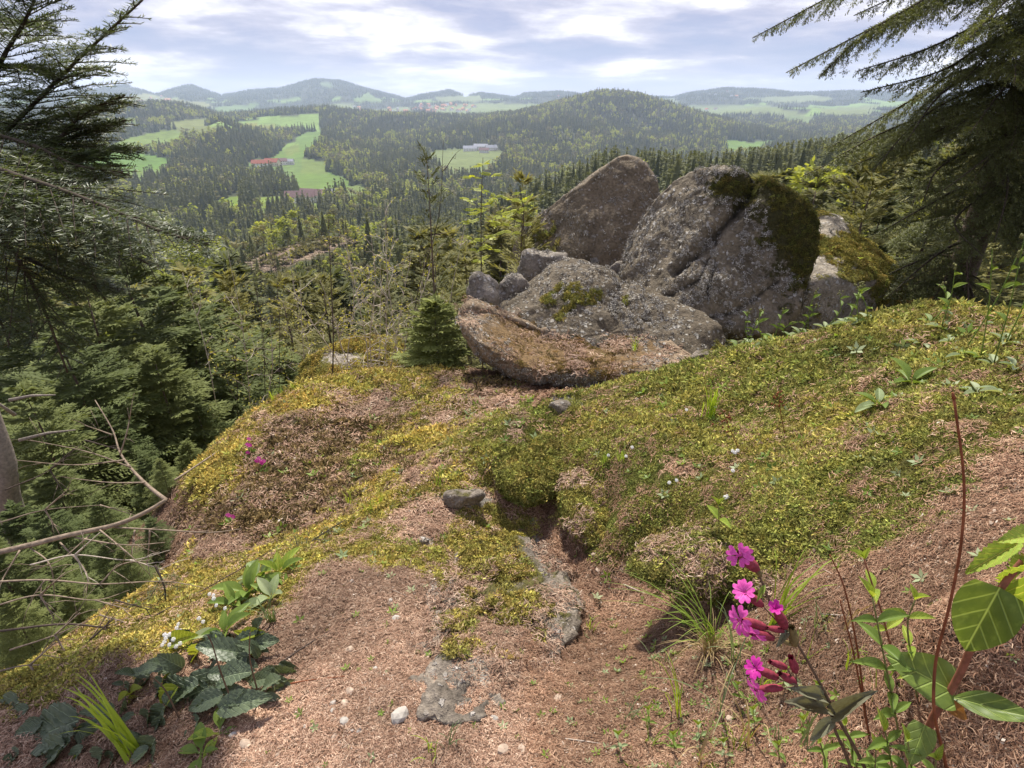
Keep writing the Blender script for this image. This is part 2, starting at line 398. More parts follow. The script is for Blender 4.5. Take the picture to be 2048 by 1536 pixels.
# ------------------------------------------------------------------ land cover
BLOB_MOSS = [ # u, v, ru, rv, weight, gold(0 olive .. 1 golden)
 (1180,850,150,45,1.0,0.30),(1420,760,190,45,.9,0.19),(1700,690,260,60,1.1,0.17),(1950,640,200,50,1.1,0.17),(1600,780,260,60,.8,0.14),(1980,820,120,70,.8,0.11),
 (1080,900,90,60,1.3,0.08),(1190,960,70,70,1.2,0.17),(1230,1050,80,80,1.1,0.17),(1330,1060,90,70,1.0,0.14),(1420,1090,120,60,.9,0.08),(1600,1080,160,60,.9,0.03),(1560,960,130,60,.55,0.17),(1850,940,160,70,.7,0.06),
 (1350,830,120,40,.6,0.28),(1700,1000,120,60,.6,0.06),(1600,850,420,170,.42,0.17),(1300,900,200,110,.40,0.25),(650,900,260,140,.10,0.75),(820,830,200,80,.22,0.80),(1500,1000,200,80,.35,0.17),(1350,1250,300,70,.28,0.17),(1500,1400,260,110,.26,0.14),(1250,1400,200,90,.2,0.17),(500,1300,250,60,.3,0.70),
 (1000,1060,90,45,1.1,0.60),(930,1130,60,90,1.0,0.55),(1010,1140,90,60,.7,0.40),(900,1230,45,60,.8,0.45),
 (680,1080,110,50,1.0,0.75),(800,1105,50,25,.8,0.50),(560,1150,90,60,.9,0.85),(400,1190,130,70,1.2,1.00),(300,1240,100,60,1.1,1.00),(860,960,90,50,.6,0.70),(930,880,120,50,.40,0.70),(760,1000,60,40,.7,0.90),
 (470,870,45,110,1.1,0.95),(400,960,40,60,1.1,0.80),(560,800,90,35,1.1,0.90),(700,760,120,25,.9,0.80),(850,735,80,22,.7,0.80),(780,880,140,40,.30,0.60),(640,950,120,60,.20,0.35),(860,790,110,40,.35,0.80),
 (60,1400,120,90,.8,0.60),(100,1300,140,70,.7,0.70)]
BLOB_ROCK = [(870,1200,22,60,1.0),(872,1290,25,30,.9),(950,1340,40,45,1.0),(905,1360,30,25,.7),(1075,1095,40,30,.85),(930,998,60,16,1.2),(850,1085,22,14,.8),(1130,1265,40,22,.5),(1130,805,45,16,.8),(1420,720,40,14,.7),(1380,770,35,14,.6),
 (640,860,50,25,.35),(700,880,60,30,.35),(1290,790,40,14,.5)]
BLOB_DARK = [(600,970,210,75,.95),(470,980,80,60,.95),(720,920,150,60,.7),(520,1040,120,45,.7),(1010,770,90,25,.8),(640,860,160,50,.5),(850,860,120,40,.35)]
def blobs(u, v, L):
    w = 0
    for b in L: w = w + b[4] * np.exp(-(((u - b[0]) / b[2]) ** 2 + ((v - b[1]) / b[3]) ** 2))
    return w
def cover_near(x, y, z):
    u, v = proj(x, y, z)
    n = fbm(x * 7, y * 7, 0, 4, 91); n2 = fbm(x * 22, y * 22, 0, 3, 95)
    moss = sstep(.28, .85, blobs(u, v, BLOB_MOSS) + n * .42 + n2 * .30)
    gold = blobs(u, v, [(b[0], b[1], b[2], b[3], b[4] * b[5]) for b in BLOB_MOSS]) / (blobs(u, v, BLOB_MOSS) + .12)
    rock = sstep(.40, .62, blobs(u, v, BLOB_ROCK) + n2 * .35 + n * .12)
    dark = sstep(.25, .75, blobs(u, v, BLOB_DARK) + n * .30)
    return moss, np.clip(gold + n * .15, 0, 1), rock, dark
MEADOW = [ # photo polygon, near and far limit, colour
 ([(150,338),(195,306),(240,300),(330,314),(360,322),(300,341),(230,347)],900,1950,(0.099,0.176,0.033)),
 ([(200,300),(258,276),(330,261),(369,261),(366,286),(332,291),(250,300)],1000,2200,(0.129,0.180,0.038)),
 ([(534,323),(560,303),(610,283),(634,287),(604,311),(603,325)],1000,2100,(0.103,0.166,0.033)),
 ([(588,278),(610,265),(649,262),(642,281),(604,285)],1200,2400,(0.103,0.166,0.038)),
 ([(556,346),(600,341),(662,345),(706,361),(700,377),(640,393),(580,366)],780,1400,(0.107,0.169,0.033)),
 ([(603,319),(652,321),(656,337),(588,339)],950,1600,(0.129,0.176,0.043)),
 ([(437,399),(482,391),(482,414),(442,417)],650,1100,(0.129,0.187,0.028)),([(515,396),(580,391),(652,389),(652,404),(515,410)],650,1050,(0.138,0.187,0.038)),
 ([(855,303),(908,297),(1000,299),(1014,306),(965,346),(905,347),(868,326)],1050,1900,(0.129,0.158,0.057)),
 ([(855,214),(960,206),(1100,208),(1140,203),(1112,223),(960,229),(880,229)],3000,6000,(0.146,0.180,0.057)),([(715,223),(820,213),(835,229),(728,232)],3000,6000,(0.146,0.173,0.067)),
 ([(476,247),(540,249),(586,258),(560,266),(490,254)],2000,4200,(0.172,0.180,0.038)),([(425,215),(520,207),(505,219),(438,226)],2600,6000,(0.112,0.166,0.048)),
 ([(215,206),(290,186),(330,195),(405,205),(432,212),(350,213),(255,221)],3000,6300,(0.172,0.180,0.057)),([(230,240),(270,236),(275,248),(232,250)],1800,4000,(0.120,0.158,0.048)),
 ([(340,245),(390,238),(430,236),(400,250),(345,252)],1700,3500,(0.138,0.158,0.048)),
 ([(1355,215),(1450,207),(1560,214),(1630,236),(1500,226),(1400,233)],2800,6200,(0.146,0.180,0.067)),([(1450,279),(1500,284),(1565,278),(1505,302),(1455,302)],1300,2500,(0.112,0.180,0.038)),
 ([(1580,232),(1640,238),(1610,248),(1560,238)],2600,4600,(0.129,0.173,0.057)),
 ([(708,203),(735,184),(768,203)],4600,7500,(0.120,0.173,0.048)),([(640,166),(660,163),(668,172),(645,172)],4800,7500,(0.103,0.144,0.057)),([(1480,196),(1620,190),(1680,198),(1560,204)],4200,7500,(0.146,0.173,0.076)),
 ([(870,193),(960,191),(965,201),(880,203)],4600,7500,(0.146,0.173,0.067)),([(1280,196),(1345,196),(1370,206),(1290,208)],4000,7500,(0.129,0.158,0.076)),
 ([(495,326),(520,318),(590,316),(604,330),(596,343),(540,344),(498,340)],900,1400,(.11,.165,.045)),
 ([(370,262),(430,262),(440,255),(395,250),(350,254)],1400,2600,(.14,.16,.05)),([(230,345),(300,341),(345,330),(330,350),(260,360)],850,1500,(.12,.17,.04)),
 ([(565,300),(590,288),(600,296),(575,306)],1100,2000,(.13,.17,.04)),([(690,375),(720,368),(740,385),(700,398)],650,1200,(.12,.16,.04)),
 ([(1040,232),(1090,226),(1110,236),(1060,242)],2400,4200,(.14,.16,.05)),([(600,215),(700,205),(715,216),(620,224)],3200,6000,(.15,.18,.06)),([(1640,215),(1760,210),(1740,226),(1650,230)],2800,6000,(.15,.18,.06))]
CLEAR = [(505,532),(530,511),(600,491),(682,475),(700,482),(660,500),(600,522),(545,541)]
ROADS = [[(602,300),(620,305),(632,310)],[(586,330),(602,322),(610,316)],[(478,247),(520,250),(585,258)],[(332,318),(358,322),(345,330)],[(1000,299),(1020,297)],[(610,266),(650,262)]]
def cover_far(x, y, z):
    u, v = proj(x, y, z); Y = y
    u = u + fbm(x / (Y * .02 + 1), y / (Y * .02 + 1), 0, 2, 11) * 5; v = v + fbm(x / (Y * .02 + 1), y / (Y * .02 + 1), 3.3, 2, 12) * 2.0
    mead = np.zeros(len(x)); col = np.tile(np.array([[.045, .05, .025]]), (len(x), 1))
    for poly, y0, y1, c in MEADOW:
        m = (in_poly(u, v, poly) | in_poly(u, v - 9 * FPX / Y, poly)) & (Y > y0) & (Y < y1); mead[m] = 1; col[m] = c   # a clear strip in front, or the trees below would hide the field
    m = in_poly(u, v, CLEAR) & (Y > 120) & (Y < 330); mead[m] = 2; col[m] = (.27, .20, .135)
    farf = (Y > 1500) & (mead == 0)
    n = fbm(x / 420, y / 260, 0, 3, 71)
    m = farf & (n > np.where(Y > 2900, .20, .34)) & (v > 196) & ((u < 640) | (Y > 2900)); mead[m] = 1; col[m] = np.array([[.16, .24, .06]])
    return mead, col
def cover_of_points(x, y):
    return cover_far(x, y, H(x, y, False))

# ------------------------------------------------------------------ ground: one sheet from the feet to the horizon
def build_ground():
    az = np.r_[np.arange(-180, -70, 5.0), np.arange(-70, -50, 1.2), np.arange(-50, 50, .19), np.arange(50, 70, 1.2), np.arange(70, 180.1, 5.0)]; az = np.radians(az)
    rr = np.r_[0.12, np.exp(np.arange(math.log(.2), math.log(8), .0112)), np.exp(np.arange(math.log(8.1), math.log(9900), .0225))]
    Rg, A = np.meshgrid(rr, az, indexing='ij'); x = (Rg * np.sin(A)).ravel(); y = (Rg * np.cos(A)).ravel()
    z = H(x, y); nr, na = Rg.shape
    i = np.arange(nr - 1)[:, None] * na + np.arange(na - 1)[None]; i = i.ravel()
    F = np.stack([i, i + 1, i + na + 1, i + na], -1)
    me = mesh_np('ground', np.stack([x, y, z], -1), F)
    col = np.zeros((len(x), 4)); col[:, 3] = 1
    moss, gold, rock, dark = cover_near(x, y, z)
    n = fbm(x * 14, y * 14, 0, 4, 121)[:, None]; n5 = fbm(x * 3, y * 3, 0, 3, 122)[:, None]
    soil = np.array([[.145, .092, .062]]) * (1 + .30 * n + .18 * n5)
    darkc = np.array([[.085, .062, .036]]) * (1 + .35 * n)
    ol = np.array([[.085, .082, .027]]); go = np.array([[.20, .155, .045]])
    mossc = (ol * (1 - gold[:, None]) + go * gold[:, None]) * (1 + .30 * n)
    rockc = np.array([[.36, .33, .29]]) * (1 + .35 * n)
    c = soil * (1 - dark[:, None]) + darkc * dark[:, None]
    c = c * (1 - moss[:, None]) + mossc * moss[:, None]; c = c * (1 - rock[:, None]) + rockc * rock[:, None]
    r = np.hypot(x, y); wf = sstep(4.9, 6.5, r)[:, None]
    mead, fc = cover_far(x, y, z); mead = np.where(y > 8, mead, 0); fc = np.where((y > 8)[:, None], fc, np.array([[.05, .05, .025]]))
    fn = fbm(x / 60, y / 60, 0, 3, 131)[:, None]
    c = c * (1 - wf) + wf * fc * (1 + .22 * fn)
    col[:, :3] = np.clip(c, .004, .9)
    at = me.color_attributes.new('Col', 'FLOAT_COLOR', 'POINT'); at.data.foreach_set('color', col.ravel().astype(np.float32))
    a2 = me.attributes.new('mossy', 'FLOAT', 'POINT'); a2.data.foreach_set('value', np.where(r < 7, np.maximum(moss, dark * .5), 0).astype(np.float32))
    m = Mat('ground'); p = m.pos()
    f = m.noise(p, 55, 6, .65); f2 = m.noise(p, 260, 3); f3 = m.noise(p, .05, 8, .6)
    k = m.ramp(m.math('ADD', m.math('MULTIPLY', f, .6), m.math('MULTIPLY', f2, .4)), [(.3, .45), (.7, 1.45)])
    c = m.mix(1.0, m.mix(1.0, m.attr('Col'), k, 'MULTIPLY'), m.ramp(f3, [(.3, .8), (.7, 1.2)]), 'MULTIPLY')
    h = m.math('ADD', f, m.math('MULTIPLY', f2, .5))
    me.materials.append(m.bsdf(c, .95, m.bump(h, .8, .012), .1))
    o = bpy.data.objects.new('ground', me); COL.objects.link(o); o['kind'] = 'structure'
    return o
build_ground()

# ------------------------------------------------------------------ boulders
def rockmat(name, base, flake, moss_col, moss_amt=.5, flake_amt=.5, dark=.5, scale=1.0, spots=.5):
    m = Mat(name); p = m.pos()
    g = m.noise(p, 5 * scale, 6, .6); g2 = m.noise(p, 38 * scale, 5, .65); g3 = m.noise(p, 150 * scale, 3)
    c = m.ramp(g, [(.25, sc3(base, dark)), (.5, base), (.75, sc3(base, 1.35))])
    c = m.mix(1.0, c, m.ramp(g2, [(.3, .55), (.7, 1.4)]), 'MULTIPLY')
    # leafy lichen: broken pale flakes that stand off the stone
    wv = m.n('ShaderNodeVectorMath', operation='ADD'); m.L.new(p, wv.inputs[0])
    cn = m.n('ShaderNodeTexNoise'); cn.inputs['Scale'].default_value = 30 * scale; m.L.new(p, cn.inputs['Vector'])
    sv = m.n('ShaderNodeVectorMath', operation='SCALE'); sv.inputs['Scale'].default_value = .05 / scale; m.L.new(cn.outputs['Color'], sv.inputs[0]); m.L.new(sv.outputs[0], wv.inputs[1])
    vo = m.voro(wv.outputs[0], 24 * scale); vc = m.voro(wv.outputs[0], 24 * scale, 'F1', 'Color')
    sep = m.n('ShaderNodeSeparateColor'); m.L.new(vc, sep.inputs[0])
    pick = m.ramp(sep.outputs[0], [(1 - flake_amt - .04, 0.0), (1 - flake_amt + .04, 1.0)])
    fl = m.math('MULTIPLY', m.ramp(vo, [(.30, 1.0), (.44, 0.0)]), pick)
    fl = m.math('MULTIPLY', fl, m.ramp(m.noise(p, 3.2 * scale, 4), [(.34, .25), (.55, 1.0)]))
    c = m.mix(fl, c, m.mix(sep.outputs[1], sc3(flake, .62), flake))
    # moss
    a = m.attr('moss', 'Fac')
    mn = m.math('ADD', a, m.math('MULTIPLY', m.math('SUBTRACT', m.noise(p, 9 * scale, 6, .7), .5), 1.5))
    mk = m.ramp(mn, [(.42, 0.0), (.58, 1.0)])
    mc = m.ramp(m.noise(p, 60 * scale, 4), [(.3, sc3(moss_col, .35)), (.7, moss_col)])
    c = m.mix(mk, c, mc)
    c = m.mix(m.attr('crack', 'Fac'), c, (.012, .011, .009))
    hh = m.math('ADD', m.math('MULTIPLY', fl, .8), m.math('ADD', m.math('MULTIPLY', g2, 1.2), m.math('MULTIPLY', g3, .35)))
    hh = m.math('ADD', hh, m.math('MULTIPLY', mk, .5))
    return m.bsdf(c, .82, m.bump(hh, 1.0, .02 / scale), .25)
GRANITE = rockmat('granite_dark', (.165, .136, .098), (.58, .55, .51), (.060, .055, .015), flake_amt=.36, dark=.45)
GRANITE2 = rockmat('granite_flat', (.18, .142, .098), (.46, .41, .36), (.12, .10, .025), flake_amt=.28, dark=.5)
SLABROCK = rockmat('granite_lichen', (.27, .20, .135), (.60, .56, .50), (.26, .165, .075), flake_amt=.40, dark=.5)
DOMEROCK = rockmat('granite_domed', (.13, .105, .075), (.50, .47, .42), (.10, .09, .025), flake_amt=.5, dark=.4)
CHUNK = rockmat('granite_grey', (.24, .21, .18), (.52, .49, .47), (.13, .12, .03), flake_amt=.45)
MOSSROCK = rockmat('granite_mossy', (.34, .295, .24), (.66, .64, .62), (.17, .155, .022), flake_amt=.5, dark=.45)

def finish_rock(name, V, F, m, label, noise, seed, mossf, crack=None, group=None):
    N = np.zeros_like(V)
    def vn():
        me = mesh_np('t', V, F); me.update(); a = np.zeros(len(V) * 3, np.float32); me.vertex_normals.foreach_get('vector', a); bpy.data.meshes.remove(me); return a.reshape(-1, 3).astype(float)
    N = vn()
    n = 0
    for sc, am in noise: n = n + am * fbm(V[:, 0] * sc + seed, V[:, 1] * sc, V[:, 2] * sc, 4, seed)
    ck = np.zeros(len(V))
    if crack is not None:
        u, v = proj(*V.T); front = N[:, 1] < .25
        for poly, w, dep in crack:
            uu = u + fbm(V[:, 0] * 9, V[:, 2] * 9, 0, 3, 5) * 7; d = seg_dist(uu, v, poly, False)
            k = np.exp(-(d / w) ** 2) * front; n = n - dep * k; ck = np.maximum(ck, np.exp(-(d / (w * .55)) ** 2) * front * .85)
    V = V + N * n[:, None]
    N = vn()
    me = mesh_np(name, V, F)
    u, v = proj(*V.T)
    at = me.attributes.new('moss', 'FLOAT', 'POINT'); at.data.foreach_set('value', np.clip(mossf(u, v, V, N), -1, 2).astype(np.float32))
    at = me.attributes.new('crack', 'FLOAT', 'POINT'); at.data.foreach_set('value', ck.astype(np.float32))
    me.materials.append(m)
    o = bpy.data.objects.new(name, me); COL.objects.link(o); tag(o, label, 'boulder' if 'boulder' in name else 'rock', group)
    return o, V, N
def outline_rock(name, label, outline, Y, depth, m, noise, seed=1, nt=170, nph=90, e=.62, ed=.85, mossf=lambda u, v, V, N: 0 * u, crack=None, tilt=0.0, back=1.0, c=None, lean=0.0, cuts=()):
    """rock with a traced outline at its own distance, its own front-to-back size and rounded front and back"""
    us = np.array([q[0] for q in outline], float); vs_ = np.array([q[1] for q in outline], float)
    uc, vc = c or (us.mean(), vs_.mean())
    Cn = P(uc, vc, Y); view = Cn.normalized(); ex = Vector((0, 0, 1)).cross(view).normalized() * -1; ey = ex.cross(view).normalized()
    if ey.z < 0: ey = -ey
    if ex.x < 0: ex = -ex
    ang = []; rad = []
    for u, v in outline:
        d = P(u, v, 1.0); s = Cn.dot(view) / d.dot(view); q = d * s - Cn
        ang.append(math.atan2(q.dot(ey), q.dot(ex))); rad.append(math.hypot(q.dot(ex), q.dot(ey)))
    o = np.argsort(ang); ang = np.array(ang)[o]; rad = np.array(rad)[o]
    th = np.linspace(-math.pi, math.pi, nt, endpoint=False)
    rt = np.interp(th, np.r_[ang - 2 * math.pi, ang, ang + 2 * math.pi], np.r_[rad, rad, rad])
    for _ in range(2): rt = .25 * np.roll(rt, 1) + .5 * rt + .25 * np.roll(rt, -1)
    ph = np.linspace(0, math.pi, nph)
    s = np.sin(ph) ** e; cz = np.sign(np.cos(ph)) * np.abs(np.cos(ph)) ** ed
    dz = np.where(cz > 0, -cz * depth, -cz * depth * back)                      # first half faces the camera
    E = np.array([ex, ey, view]); X = s[:, None] * (rt * np.cos(th))[None]; Yy = s[:, None] * (rt * np.sin(th))[None]
    D = dz[:, None] + tilt * Yy + lean * X
    for cut in cuts:                                                            # planes that cut facets into the side we see
        k = .05; T = cut(X, Yy) if callable(cut) else cut[0] + cut[1] * X + cut[2] * Yy; h_ = np.clip(.5 + .5 * (D - T) / k, 0, 1); D = D * h_ + T * (1 - h_) + k * h_ * (1 - h_)
    V = np.array(Cn)[None] + X.reshape(-1, 1) * E[0] + Yy.reshape(-1, 1) * E[1] + D.reshape(-1, 1) * E[2]
    # keep the outline where it was traced although parts move in depth
    i = (np.arange(nph - 1)[:, None] * nt); j = np.arange(nt)[None]; j2 = (j + 1) % nt
    F = np.stack([i + j, i + nt + j, i + nt + j2, i + j2], -1).reshape(-1, 4)
    if np.cross(V[F[len(F) // 2, 1]] - V[F[len(F) // 2, 0]], V[F[len(F) // 2, 2]] - V[F[len(F) // 2, 0]]).dot(V[F[len(F) // 2, 0]] - np.array(Cn)) < 0: F = F[:, ::-1]
    return finish_rock(name, V, F, m, label, noise, seed, mossf, crack)
def hull_rock(name, label, pts, m, noise, seed=1, rnd=9.0, nu=130, nv=80, mossf=lambda u, v, V, N: 0 * u, group=None):
    """rounded block: the planes of a hull, blended where they meet"""
    bm = bmesh.new()
    for p in pts: bm.verts.new(p)
    r = bmesh.ops.convex_hull(bm, input=bm.verts[:]); bm.normal_update()
    cen = np.mean([tuple(p) for p in pts], axis=0); pl = []
    for f in bm.faces:
        nn = np.array(f.normal); hd = (np.array(f.verts[0].co) - cen).dot(nn)
        if hd < 0: nn, hd = -nn, -hd
        pl.append((nn, hd))
    bm.free()
    th = np.linspace(0, 2 * math.pi, nu, endpoint=False); ph = np.linspace(.001, math.pi - .001, nv)
    Dr = np.stack([np.sin(ph)[:, None] * np.cos(th), np.sin(ph)[:, None] * np.sin(th), np.cos(ph)[:, None] + 0 * th[None]], -1).reshape(-1, 3)
    inv = 0
    for nn, hd in pl: inv = inv + np.maximum(Dr @ nn / hd, 0) ** rnd
    V = cen + Dr * (inv ** (-1 / rnd))[:, None]
    i = (np.arange(nv - 1)[:, None] * nu); j = np.arange(nu)[None]; j2 = (j + 1) % nu
    F = np.stack([i + j, i + nu + j, i + nu + j2, i + j2], -1).reshape(-1, 4)
    return finish_rock(name, V, F, m, label, noise, seed, mossf, None, group)

ROCKS = {}
def up(N): return N[:, 2]
ROCKS['peak'] = outline_rock('peaked_boulder', 'tall grey boulder with a pointed top behind the cracked one',
    [(1000,640),(1005,560),(1015,505),(1056,446),(1110,408),(1160,370),(1210,330),(1236,306),(1260,304),(1294,322),(1312,350),(1318,388),(1332,440),(1350,600),(1340,720),(1180,740),(1040,720)],
    7.3, .95, GRANITE2, [(1.1, .05), (4, .045), (14, .02)], 3, e=.50, ed=1.0, c=(1190,520), tilt=.18, back=1.2, cuts=[(-.62, .10, .35), (-.74, -.95, .25)],
    mossf=lambda u, v, V, N: .10 + .45 * np.exp(-((u - 1075) / 60) ** 2) * sstep(380, 470, v) - .35 * ((u > 1120) & (v > 380)))
ROCKS['cracked'] = outline_rock('cracked_boulder', 'big rounded grey boulder split by a diagonal crack, mossy on its right half',
    [(1236,560),(1243,512),(1268,452),(1318,387),(1352,355),(1385,340),(1432,334),(1492,344),(1562,370),(1612,401),(1636,436),(1631,490),(1613,550),(1592,610),(1566,650),(1530,668),(1470,668),(1420,655),(1330,610),(1262,582)],
    5.7, .80, GRANITE, [(1.2, .08), (4, .05), (15, .022)], 11, nt=240, nph=130, e=.55, ed=.95, c=(1430,505), tilt=.20, lean=-.10, cuts=[(-.50, .12, .35), (-.66, -.75, .45)],
    crack=[([(1512,350),(1500,390),(1470,428),(1440,455),(1400,500),(1345,545)], 11, .09), ([(1440,500),(1425,545),(1415,600)], 5, .02), ([(1400,640),(1470,625),(1560,560)], 6, .02), ([(1330,600),(1400,560),(1440,455)], 5, .015)],
    mossf=lambda u, v, V, N: .08 + .85 * sstep(-110, 120, (u - 1510) + (v - 400) * -.12) * (1 - .6 * sstep(470, 640, v)) + .55 * np.exp(-(((u - 1450) / 60) ** 2 + ((v - 375) / 40) ** 2)))
ROCKS['block'] = hull_rock('mossy_boulder', 'broad flat-topped boulder with golden moss and dark overhung side right of the cracked boulder',
    [P(1560,420,7.3), P(1640,412,7.2), P(1700,440,7.0), P(1796,512,6.6), P(1798,560,6.0), P(1760,556,5.75), P(1600,560,5.55), P(1540,540,5.9), P(1540,720,6.0), P(1600,735,5.75), P(1785,715,6.1), P(1800,700,7.0), P(1560,660,7.4)],
    MOSSROCK, [(1.6, .11), (6, .04), (20, .016)], 5, rnd=14,
    mossf=lambda u, v, V, N: .30 + .42 * sstep(.2, .8, up(N)) + .35 * sstep(1700, 1790, u) - .55 * np.exp(-(((u - 1660) / 40) ** 2 + ((v - 450) / 25) ** 2)) - .6 * np.exp(-(((u - 1640) / 45) ** 2 + ((v - 535) / 22) ** 2)))
ROCKS['dome'] = outline_rock('lichen_rock', 'low domed rock crusted with pale lichen between the curved slab and the cracked boulder',
    [(985,650),(1010,600),(1042,578),(1088,532),(1140,520),(1200,531),(1250,566),(1310,590),(1380,604),(1440,640),(1456,690),(1440,760),(1300,790),(1100,770),(1000,720)],
    5.1, .62, DOMEROCK, [(1.5, .14), (5, .05), (16, .022)], 17, nt=220, nph=110, e=.55, c=(1220,660), tilt=.62, ed=.9,
    mossf=lambda u, v, V, N: .12 + .42 * np.exp(-(((u - 1130) / 60) ** 2 + ((v - 600) / 35) ** 2)) + .2 * sstep(1330, 1420, u) * sstep(640, 700, v))
ROCKS['slab'] = outline_rock('curved_slab', 'long curved rock slab with an upturned end, rust-brown moss on top',
    [(918,618),(926,596),(942,590),(970,597),(1010,622),(1060,646),(1110,655),(1180,652),(1240,651),(1300,662),(1360,690),(1396,714),(1345,742),(1280,748),(1205,774),(1152,785),(1095,778),(1040,764),(985,738),(950,704),(926,655)],
    4.2, .30, SLABROCK, [(2, .06), (7, .03), (22, .016)], 23, nt=240, nph=110, e=.52, ed=.9, c=(1150,712), tilt=-.35, back=1.7, cuts=[lambda X, Y: -.03 + 1.9 * (Y - .57 * np.clip(-X - .35, 0, 2) ** 1.3) + .06 * X],
    mossf=lambda u, v, V, N: .22 + .62 * sstep(.15, .6, up(N)) * np.exp(-(((u - 1130) / 170) ** 2)) - .25 * (1 - sstep(-.1, .3, up(N))) - .2 * (u < 965))
ROCKS['chunk'] = hull_rock('square_rock', 'small squared grey rock wedged against the peaked boulder',
    [P(1040,500,6.0), P(1060,491,6.4), P(1136,496,6.4), P(1143,520,6.1), P(1138,600,6.1), P(1036,610,6.0), P(1050,600,6.7), P(1140,600,6.7)], CHUNK, [(3, .09), (10, .05), (30, .015)], 31, rnd=12, nu=80, nv=50)
ROCKS['knob'] = hull_rock('pointed_rock', 'small dark pointed rock rising behind the upturned end of the slab',
    [P(932,650,4.9), P(936,560,4.9), P(955,545,5.0), P(976,556,5.05), P(994,600,4.9), P(990,690,4.9), P(935,690,5.3), P(990,660,5.4)], CHUNK, [(4, .11), (12, .05), (30, .015)], 37, rnd=9, nu=70, nv=44)
ROCKS['round'] = hull_rock('rounded_rock', 'small rounded lichen rock between the pointed rock and the domed one',
    [P(992,640,5.4), P(998,562,5.4), P(1024,542,5.5), P(1052,550,5.5), P(1064,590,5.4), P(1060,690,5.4), P(995,690,5.4), P(1025,560,5.9)], CHUNK, [(4, .10), (12, .05), (30, .015)], 41, rnd=7, nu=70, nv=44)
ROCKS['wedge'] = hull_rock('wedged_rock', 'small grey stone wedged between the peaked and the cracked boulder',
    [P(1205,560,6.2), P(1216,528,6.2), P(1242,518,6.3), P(1268,528,6.2), P(1270,580,6.2), P(1210,590,6.5), P(1262,590,6.6)], CHUNK, [(5, .03), (13, .015)], 43, rnd=8, nu=60, nv=40)
ROCKS['leftrock'] = hull_rock('golden_mossy_boulder', 'golden mossy boulder half hidden under bare saplings at the dome edge',
    [P(578,752,5.7), P(592,712,5.8), P(650,686,6.0), P(710,668,6.3), P(775,656,6.5), P(815,672,6.3), P(820,735,5.9), P(700,742,5.5), P(640,772,5.45), P(620,840,5.8), P(800,820,6.0), P(700,800,6.8)],
    MOSSROCK, [(2, .08), (7, .04), (18, .014)], 47, rnd=10, mossf=lambda u, v, V, N: .50 + .3 * sstep(.3, .9, up(N)) - .6 * np.exp(-(((u - 680) / 40) ** 2 + ((v - 715) / 18) ** 2)))

MOSSY = rockmat('moss_over_stone', (.22, .19, .16), (.5, .47, .44), (.16, .145, .03), flake_amt=.4, scale=2.0)
allmoss = lambda u, v, V, N: .75 + .25 * sstep(-.3, .5, up(N))
ROCKS['lobe1'] = outline_rock('mossy_hummock', 'round moss-covered hummock overhanging the path at the end of the mound',
    [(998,940),(1008,902),(1048,878),(1105,872),(1158,888),(1168,925),(1146,965),(1100,992),(1035,986),(1004,968)], 2.24, .13, MOSSY, [(5, .03), (16, .016)], 61, nt=110, nph=60, e=.6, tilt=1.1, mossf=allmoss)
ROCKS['lobe2'] = outline_rock('mossy_hummock', 'moss-covered bulge with a hanging edge above the bare twig on the path',
    [(1124,970),(1140,942),(1195,930),(1262,958),(1300,1020),(1310,1090),(1296,1145),(1258,1138),(1205,1085),(1152,1045),(1130,1008)], 1.83, .09, MOSSY, [(5, .03), (16, .016)], 67, nt=120, nph=60, e=.6, tilt=1.0, mossf=allmoss)
ROCKS['lobe3'] = outline_rock('mossy_hummock', 'long moss-covered ledge along the foot of the mound behind the grass',
    [(1262,1128),(1290,1092),(1380,1075),(1480,1082),(1560,1090),(1650,1096),(1700,1118),(1670,1148),(1600,1150),(1450,1162),(1330,1160),(1280,1150)], 1.24, .06, MOSSY, [(6, .022), (18, .012)], 71, nt=140, nph=60, e=.6, tilt=1.0, c=(1470,1105), lean=-.18, mossf=allmoss)
def small_rock(label, u, v, w, d, h, m, seed, sink=.35, rot=0.0):
    c = G(u, v); r = random.Random(seed); pts = []
    for k in range(12):
        a = 6.283 * k / 12 + rot; q = r.uniform(.75, 1.1); zz = r.choice((0.0, .6, 1.0)); pts.append(c + Vector((math.cos(a) * w * q * (1 - .35 * zz), math.sin(a) * d * q * (1 - .35 * zz), h * (zz - sink))))
    pts.append(c + Vector((0, 0, h * (1 - sink)))); pts.append(c + Vector((0, 0, -h)))
    return hull_rock('embedded_rock', label, pts, m, [(10, .016), (35, .008)], seed, rnd=8, nu=70, nv=44, mossf=lambda u, v, V, N: .18 + .25 * sstep(.6, 1., up(N)))
OUTROCK = rockmat('outcrop_stone', (.22, .185, .15), (.50, .46, .42), (.15, .135, .04), flake_amt=.30, scale=1.7, dark=.28)
small_rock('pale flat rock breaking through the path beyond the outcrop', 925, 1000, .15, .07, .07, OUTROCK, 81)
def ground_tilt(u, v0, v1):
    a, b = G(u, v0), G(u, v1); c = G(u, (v0 + v1) / 2).normalized(); ex = Vector((1, 0, 0)); ey = ex.cross(c).normalized(); ey = ey if ey.z > 0 else -ey; d = a - b
    return d.dot(c) / d.dot(ey)
